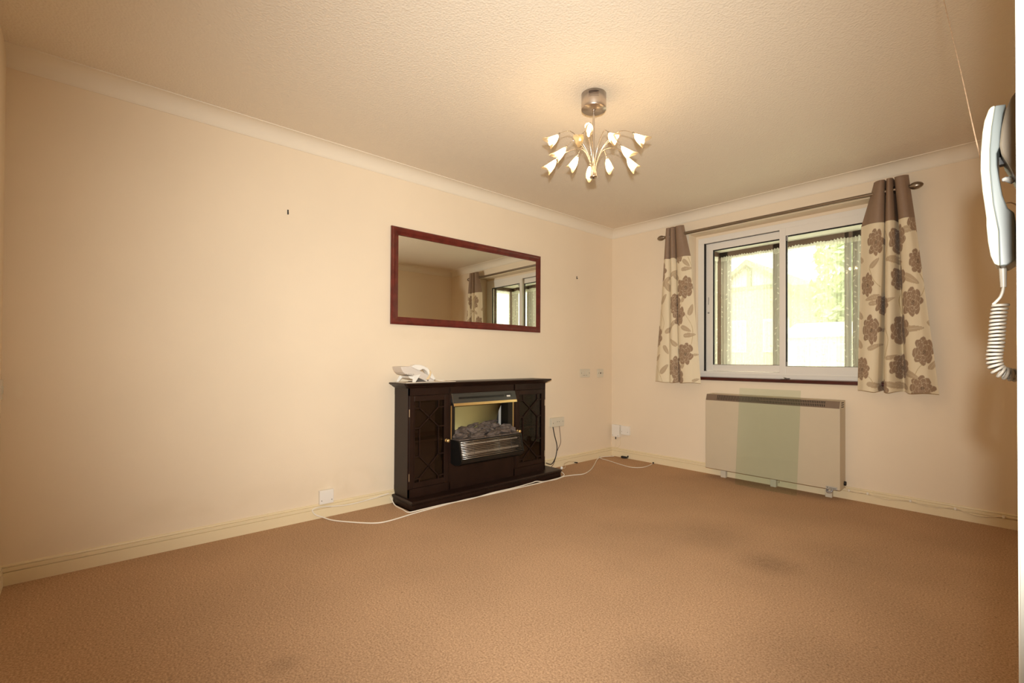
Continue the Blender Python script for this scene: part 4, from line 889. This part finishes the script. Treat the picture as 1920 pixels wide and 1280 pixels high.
bm = bmesh.new(); tube(bm, [(0.032, -0.60, 0.016), (0.026, -0.555, 0.006)], 0.005, 8, smooth=False); obj('jack_tip', bm, 'dark', c)
bm = bmesh.new(); lathe(bm, [(0, 0), (0.010, 0.002), (0.012, 0.012), (0.009, 0.022), (0, 0.026)], 12, Matrix.Translation((0.236, -0.992, 0.045))); obj('connector', bm, 'white', c)
cable('power_flex', 'thick black flex hanging from the double socket', [(0.032, -0.893, 0.376), (0.034, -0.876, 0.303), (0.032, -0.841, 0.203), (0.030, -0.846, 0.131), (0.030, -0.870, 0.076), (0.034, -0.915, 0.045), (0.04, -0.985, 0.066)], 0.0042, 'dark', 'flexes from the double socket')
cable('power_flex', 'thin brown flex hanging right of the thick black flex', [(0.032, -0.811, 0.376), (0.034, -0.800, 0.29), (0.032, -0.792, 0.231), (0.032, -0.806, 0.199), (0.030, -0.842, 0.145), (0.028, -0.858, 0.084), (0.028, -0.885, 0.035), (0.03, -0.93, 0.012)], 0.0024, mat('brown_flex', (0.10, 0.045, 0.03, 1), 0.5), 'flexes from the double socket')
c = cable('thin_wire', 'thin cream wire with a black plug below the tall corner box', [(0.068, -0.020, 0.19), (0.068, -0.018, 0.15), (0.066, -0.018, 0.11), (0.05, -0.018, 0.092), (0.02, -0.018, 0.088)], 0.0018, 'cord', 'thin wires under the corner boxes')
bm = bmesh.new(); tube(bm, [(0.068, -0.020, 0.203), (0.068, -0.020, 0.176)], 0.0055, 8, smooth=False); obj('plug', bm, 'dark', c)
cable('thin_wire', 'thin cream wire curving between the two corner boxes', [(0.130, -0.030, 0.312), (0.131, -0.034, 0.25), (0.133, -0.030, 0.19), (0.128, -0.02, 0.14), (0.10, -0.018, 0.10), (0.07, -0.018, 0.089)], 0.0018, 'cord', 'thin wires under the corner boxes')
c = thing('wire_plug', 'tangled black plug lying against the back skirting', 'plug', (0.20, -0.03, 0))
bm = bmesh.new(); box(bm, 0.150, 0.205, -0.045, -0.020, 0.002, 0.020, bev=0.005); obj('plug_body', bm, 'dark', c)
bm = bmesh.new(); tube(bm, [(0.20, -0.035, 0.012), (0.222, -0.042, 0.018), (0.232, -0.034, 0.03), (0.225, -0.028, 0.012), (0.205, -0.05, 0.008), (0.17, -0.055, 0.006)], 0.004, 8); obj('plug_flex', bm, 'dark', c)
c = cable('heater_cable', 'thin cream cable clipped in sags along the skirting right of the heater', [(2.100, -0.024, 0.094), (2.127, -0.021, 0.066), (2.18, -0.019, 0.060), (2.238, -0.019, 0.063), (2.30, -0.019, 0.052), (2.345, -0.019, 0.048), (2.41, -0.019, 0.058), (2.475, -0.019, 0.066), (2.53, -0.019, 0.055), (2.60, -0.019, 0.053), (2.698, -0.019, 0.067), (2.75, -0.019, 0.052), (2.81, -0.019, 0.046), (2.87, -0.019, 0.056), (2.915, -0.019, 0.066), (2.99, -0.019, 0.066), (3.07, -0.019, 0.064)], 0.0028, 'cord')
for x in (2.127, 2.238, 2.475, 2.698, 2.915):
    bm = bmesh.new(); box(bm, x - 0.006, x + 0.006, -0.026, -0.0145, 0.058, 0.074, bev=0.002); obj('cable_clip', bm, 'cord_white', c)

# ------------------------------------------------------------------ storage heater and the loose glass panel
ht = thing('storage_heater', 'beige slimline storage heater below the window', 'heater', (1.61, -0.08, 0.0))
hx0, hx1 = 1.110, 2.104
bm = bmesh.new(); prism(bm, [(-0.015, 0.080), (-0.150, 0.080), (-0.150, 0.649), (-0.132, 0.699), (-0.015, 0.703)], 0, hx0, hx1, bev=0.003); obj('casing', bm, 'heater', ht)
bm = bmesh.new(); b2 = bmesh.new()
gp = [(-0.1515, 0.650), (-0.1335, 0.6995), (-0.130, 0.6985), (-0.148, 0.649)]
prism(b2, gp, 0, hx0 + 0.004, hx1 - 0.003); merge(bm, b2); gr = obj('grille', bm, 'heater_grille', ht)
bm = bmesh.new(); i = 0; x = hx0 + 0.10
lo, hi = 0.12, 0.88
while x < hx1 - 0.09:
    P = lambda t, o_: (-0.1515 + 0.018 * t - o_ * 0.94, 0.650 + 0.0495 * t + o_ * 0.34)
    for (ta, tb) in (((0.14, 0.90),) if x < 1.55 else ((0.14, 0.48), (0.58, 0.90))):
        a, b_ = P(ta, 0.0006), P(tb, 0.0006); a2, b3 = P(ta, -0.001), P(tb, -0.001)
        prism(bm, [a, b_, b3, a2], 0, x, x + 0.0055)
    x += 0.0115
o = obj('grille_slots', bm, 'slot', gr); o['kind'] = 'stuff'
bm = bmesh.new()
for z in (0.655, 0.670, 0.685): box(bm, hx1 - 0.001, hx1 + 0.0006, -0.115, -0.055, z, z + 0.006)
obj('side_vent', bm, 'slot', ht)
bm = bmesh.new(); lathe(bm, [(0, 0), (0.016, 0), (0.015, 0.012), (0, 0.014)], 18, Matrix.Translation((hx1 - 0.001, -0.045, 0.115)) @ Matrix.Rotation(PI / 2, 4, 'Y')); obj('control_knob', bm, 'dark', ht)
bp = obj('badge', B(2.016, 2.088, -0.1525, -0.1495, 0.081, 0.101, bev=0.001), mat('grey_badge', (0.42, 0.40, 0.36, 1), 0.4), ht)
bm = bmesh.new(); box(bm, 2.024, 2.030, -0.1532, -0.152, 0.089, 0.095)
for k in range(7): box(bm, 2.040 + k * 0.006, 2.043 + k * 0.006, -0.1530, -0.152, 0.087, 0.092)
obj('badge_print', bm, 'slot', bp)
M_FOOT = mat('grey_cream_bracket', (0.64, 0.57, 0.45, 1), 0.5)
for x in (1.223, 1.626, 2.009):
    obj('foot', B(x - 0.022, x + 0.022, -0.065, -0.030, 0.0, 0.082, bev=0.003), M_FOOT, ht)
bm = bmesh.new(); tube(bm, [(2.05, -0.12, 0.082), (2.045, -0.13, 0.060), (2.02, -0.13, 0.056), (2.015, -0.11, 0.07)], 0.007, 8); obj('bracket_clip', bm, 'zinc', ht)
bm = bmesh.new(); tube(bm, [(1.70, -0.145, 0.08), (1.70, -0.148, 0.062)], 0.003, 6, smooth=False); obj('screw', bm, 'brass_dull', ht)
bm = bmesh.new()
v = [(1.388, -0.197, 0.0), (1.840, -0.197, 0.0), (1.853, -0.1465, 0.764), (1.401, -0.1465, 0.764)]
nrm = (Vector(v[1]) - Vector(v[0])).cross(Vector(v[3]) - Vector(v[0])).normalized() * 0.005
a = [bm.verts.new(Vector(p)) for p in v]; b_ = [bm.verts.new(Vector(p) + nrm) for p in v]
bm.faces.new(a); bm.faces.new(b_[::-1])
for i in range(4): bm.faces.new((a[i], a[(i + 1) % 4], b_[(i + 1) % 4], b_[i]))
tag(obj('glass_panel', bm, 'glass_green'), 'loose greenish glass sheet leaning against the heater', 'glass sheet')
kt = thing('window_keys', 'small dark bunch of keys on the window sill', 'keys', (1.69, -0.012, 0.838))
bm = bmesh.new()
tube(bm, [(1.70 + 0.014 * math.cos(q * 0.7), -0.010 + 0.006 * math.sin(q * 0.7), 0.842 + 0.012 * abs(math.sin(q * 0.35))) for q in range(10)], 0.002, 6, k=4); obj('key_ring', bm, 'zinc', kt)
bm = bmesh.new(); box(bm, 1.665, 1.700, -0.018, -0.010, 0.838, 0.842, bev=0.001); lathe(bm, [(0, 0), (0.012, 0), (0.012, 0.003), (0, 0.003)], 12, Matrix.Translation((1.702, -0.014, 0.839)) @ Matrix.Rotation(0.5, 4, 'Y')); obj('key', bm, mat('dark_steel', (0.12, 0.10, 0.10, 1), 0.4, 0.8), kt)
bm = bmesh.new(); box(bm, 1.69, 1.732, -0.014, -0.006, 0.838, 0.848, bev=0.003); obj('key', bm, mat('dark_steel_b', (0.10, 0.085, 0.085, 1), 0.4, 0.7), kt)

# ------------------------------------------------------------------ chandelier
ch = thing('chandelier', 'chrome twelve-arm spray ceiling light with lit glass shades', 'ceiling light', (1.535, -2.129, 2.31))
CX, CY = 1.535, -2.129
bm = bmesh.new(); lathe(bm, [(0, 2.31), (0.0625, 2.31), (0.0625, 2.2365), (0.0605, 2.2335), (0, 2.2325)], 48, Matrix.Translation((CX, CY, 0)))
cap = obj('canopy_cap', bm, 'chrome_cap', ch)
nd = Vector((0.644, -0.765, 0)); rd = Vector((0.765, 0.644, 0))
M_SLIT = mat('brown_slit', (0.10, 0.055, 0.04, 1), 0.7)
for k in range(4):
    z = 2.298 - k * 0.0085; bm = bmesh.new(); pts = []
    for s in range(-5, 6):
        a = s / 5 * 0.40; d = nd * math.cos(a) + rd * math.sin(a); pts.append(Vector((CX, CY, z)) + d * 0.0627)
    tube(bm, pts, 0.0006, 5, smooth=False); obj('vent_slit', bm, M_SLIT, cap)
bm = bmesh.new(); tube(bm, [(CX, CY, 2.234), (CX, CY, 1.892)], 0.0055, 12, smooth=False); lathe(bm, [(0, 2.2325), (0.009, 2.2325), (0.009, 2.226), (0, 2.226)], 16, Matrix.Translation((CX, CY, 0))); obj('stem', bm, 'chrome', ch)
bm = bmesh.new(); lathe(bm, [(0, 1.892), (0.018, 1.892), (0.019, 1.897), (0.018, 1.902), (0, 1.902)], 24, Matrix.Translation((CX, CY, 0))); obj('hub', bm, 'chrome', ch)
R3 = Vector((0.765, 0.644, 0)); N3 = Vector((-0.644, 0.765, 0))
BUL = [(-.02, -.23, 2.03), (-.19, -.13, 2.03), (.085, -.15, 2.02), (-.063, -.15, 2.02), (.215, -.11, 2.025), (-.165, .0, 2.02), (-.215, .05, 1.98), (-.1, .1, 2.01), (.08, .17, 2.02), (.163, .02, 2.02), (.195, .12, 2.0), (-.022, .2, 1.995)]
rnd = random.Random(9)
for i, (r_, n_, z_) in enumerate(BUL):
    o3 = R3 * r_ + N3 * n_; rad = o3.length; d = o3.normalized(); base = Vector((CX, CY, 0)) + d * 0.013
    tip = Vector((CX, CY, z_)) + o3               # centre of the shade
    ax_ = (d * 0.62 + Vector((0, 0, -0.78))).normalized()   # the shade hangs out and down
    top = tip - ax_ * 0.036
    bm = bmesh.new()
    b0 = base.copy(); b0.z = 1.905
    b1 = base + d * 0.002; b1.z = 1.965
    b2_ = Vector((CX, CY, 0)) + d * (0.02 + rad * 0.16); b2_.z = 2.03 + 0.012
    b3_ = Vector((CX, CY, 0)) + d * (rad * 0.58); b3_.z = top.z + 0.036
    b4 = top - ax_ * 0.014
    tube(bm, [b0, b1, b2_, b3_, b4, top], 0.0016, 6, k=8)
    arm = obj('arm', bm, 'chrome', ch)
    q = Vector((0, 0, 1)).rotation_difference(ax_).to_matrix().to_4x4(); mt = Matrix.Translation(top) @ q
    bm = bmesh.new(); lathe(bm, [(0, -0.016), (0.004, -0.016), (0.0055, -0.008), (0.0065, 0.0), (0, 0.0)], 12, mt); obj('lamp_holder', bm, 'chrome', arm)
    # tulip shade: round at the neck, three petals with one lip flaring outwards
    b2 = bmesh.new(); rows = []; nn = 24; dirout = math.atan2((q.inverted() @ d).y, (q.inverted() @ d).x)
    for s in range(13):
        t = s / 12; row = []
        for k in range(nn):
            a = 2 * PI * k / nn
            ca = math.cos(a - dirout)
            outw = max(0, ca) ** 4; inw = max(0, -ca) ** 2; side = max(0, abs(math.sin(a - dirout))) ** 6
            rr = 0.0050 + 0.0095 * math.sin(min(1, t * 1.3) * PI / 2) + 0.0020 * math.sin(t * PI) + t ** 3 * (0.032 * outw + 0.002 * inw + 0.003 * side)
            zz = t * (0.056 + t * t * (0.020 * outw + 0.026 * inw + 0.006 * side))
            row.append(b2.verts.new((rr * math.cos(a), rr * math.sin(a), zz)))
        rows.append(row)
    for a, b_ in zip(rows[:-1], rows[1:]):
        for k in range(nn): b2.faces.new((a[k], a[(k + 1) % nn], b_[(k + 1) % nn], b_[k])).smooth = True
    bm = bmesh.new(); merge(bm, b2, mt); obj('glass_shade', bm, 'shade', arm)
    bm = bmesh.new(); lathe(bm, [(0, 0.004), (0.005, 0.008), (0.0075, 0.018), (0.0075, 0.038), (0.005, 0.046), (0, 0.049)], 12, mt)
    obj('bulb', bm, 'bulb_off' if i == 3 else 'bulb', arm)

# ------------------------------------------------------------------ entry phone on the right wall, pull cord
ip = thing('entry_phone', 'white entry phone handset hung on the right wall', 'entry phone', (W, -3.07, 1.1))
y0, y1 = -3.098, -3.042
bm = bmesh.new(); prism(bm, [(3.060, 1.327), (3.068, 1.331), (W, 1.333), (W, 1.085), (3.080, 1.085), (3.066, 1.110), (3.060, 1.150), (3.062, 1.178), (3.0595, 1.212), (3.052, 1.234), (3.0455, 1.250), (3.044, 1.262), (3.046, 1.285), (3.050, 1.306), (3.055, 1.320)], 1, y0 - 0.012, y1 + 0.010, bev=0.002)
obj('base', bm, 'intercom_base', ip)
seam = [(3.0395, 1.320), (3.036, 1.293), (3.034, 1.264), (3.034, 1.235), (3.037, 1.190), (3.042, 1.153), (3.043, 1.1065)]
outr = [(3.0395, 1.320), (3.0355, 1.3195), (3.033, 1.316), (3.029, 1.303), (3.027, 1.288), (3.0252, 1.259), (3.0250, 1.237), (3.0268, 1.209), (3.029, 1.188), (3.0305, 1.172), (3.0305, 1.162), (3.032, 1.140), (3.0345, 1.121), (3.038, 1.110), (3.043, 1.1065)]
innr = [(3.0395, 1.320), (3.050, 1.318), (3.047, 1.307), (3.0445, 1.283), (3.0435, 1.264), (3.0408, 1.256), (3.0410, 1.240), (3.0430, 1.221), (3.0460, 1.199), (3.0510, 1.181), (3.057, 1.174), (3.0585, 1.150), (3.0580, 1.112), (3.050, 1.106), (3.043, 1.1065)]
hsd = None
bm = bmesh.new(); prism(bm, outr[:-1] + seam[::-1][:-1], 1, y0, y1); hsd = obj('handset_shell', bm, 'intercom', ip)
m1 = hsd.modifiers.new('b', 'BEVEL'); m1.width = 0.0015; m1.segments = 2; m1.limit_method = 'ANGLE'
bm = bmesh.new(); prism(bm, innr[:-1] + seam[::-1][:-1], 1, y0 + 0.001, y1 - 0.001); o = obj('handset_inner', bm, 'intercom_grey', ip)
m1 = o.modifiers.new('b', 'BEVEL'); m1.width = 0.0015; m1.segments = 2; m1.limit_method = 'ANGLE'
bm = bmesh.new(); tube(bm, [(3.056, -3.07, 1.222), (3.050, -3.07, 1.2265)], 0.0042, 12, smooth=False); lathe(bm, [(0, -0.003), (0.004, -0.002), (0.0045, 0.001), (0, 0.004)], 12, Matrix.Translation((3.0485, -3.07, 1.2265))); obj('hook_switch', bm, 'white', ip)
bm = bmesh.new(); box(bm, 3.042, 3.047, -3.076, -3.064, 1.246, 1.256); obj('cradle_catch', bm, 'dark', ip)
bm = bmesh.new(); tube(bm, [(3.0450, -3.07, 1.110), (3.0455, -3.07, 1.081)], 0.004, 12, smooth=False, radii=lambda t: 0.0042 - 0.0010 * t); obj('cord_sleeve', bm, 'coil', ip)
bm = bmesh.new(); path = spline([(3.0425, -3.07, 1.058), (3.040, -3.07, 1.037), (3.0385, -3.07, 1.008), (3.0362, -3.07, 0.986), (3.0385, -3.07, 0.972), (3.045, -3.068, 0.9655), (3.053, -3.064, 0.963), (3.064, -3.058, 0.962), (3.078, -3.05, 0.968), (3.090, -3.045, 0.985)], 24)
acc = 0; hel = []; pitch = 0.0051; prev = None; fx = None
dense = []
for a, b_ in zip(path[:-1], path[1:]):
    for s in range(3): dense.append(a.lerp(b_, s / 3))
for i, p in enumerate(dense):
    t = (dense[min(i + 1, len(dense) - 1)] - dense[max(0, i - 1)]).normalized()
    if fx is None: fx = t.cross(Vector((0, 1, 0))).normalized()
    fx = (fx - t * fx.dot(t)).normalized(); fy = t.cross(fx)
    if prev is not None: acc += (p - prev).length
    prev = p; hel.append((p, fx.copy(), fy.copy(), acc))
pts = []; total = acc; ns = int(total / pitch * 14)
arr = np.array([h[3] for h in hel])
for k in range(ns):
    s = k / ns * total; i = int(np.searchsorted(arr, s)); i = min(i, len(hel) - 1); p, fx_, fy_, _ = hel[i]
    an = 2 * PI * s / pitch; pts.append(p + (fx_ * math.cos(an) + fy_ * math.sin(an)) * 0.0072)
pts = [Vector((3.0455, -3.07, 1.083)), Vector((3.0450, -3.07, 1.077)), Vector((3.0425, -3.07, 1.068)), Vector((3.0375, -3.071, 1.061)), Vector((3.0358, -3.073, 1.057))] + pts
tube(bm, pts, 0.0019, 7, k=2); obj('coiled_cord', bm, 'coil', ip)
pc = thing('pull_cord', 'thin orange pull cord slanting from ceiling to the entry phone', 'pull cord', (2.843, -2.023, 2.31))
bm = bmesh.new(); tube(bm, [(2.843, -2.023, 2.305), (2.905, -2.37, 1.935), (2.97, -2.72, 1.565), (3.028, -3.018, 1.238), (3.055, -3.010, 1.205), (3.092, -3.008, 1.17)], 0.0009, 6); obj('string', bm, 'cord_tan', pc)
bm = bmesh.new(); lathe(bm, [(0, 2.31), (0.03, 2.31), (0.028, 2.298), (0.012, 2.290), (0, 2.289)], 20, Matrix.Translation((2.843, -2.023, 0))); obj('ceiling_rose', bm, 'white', pc)
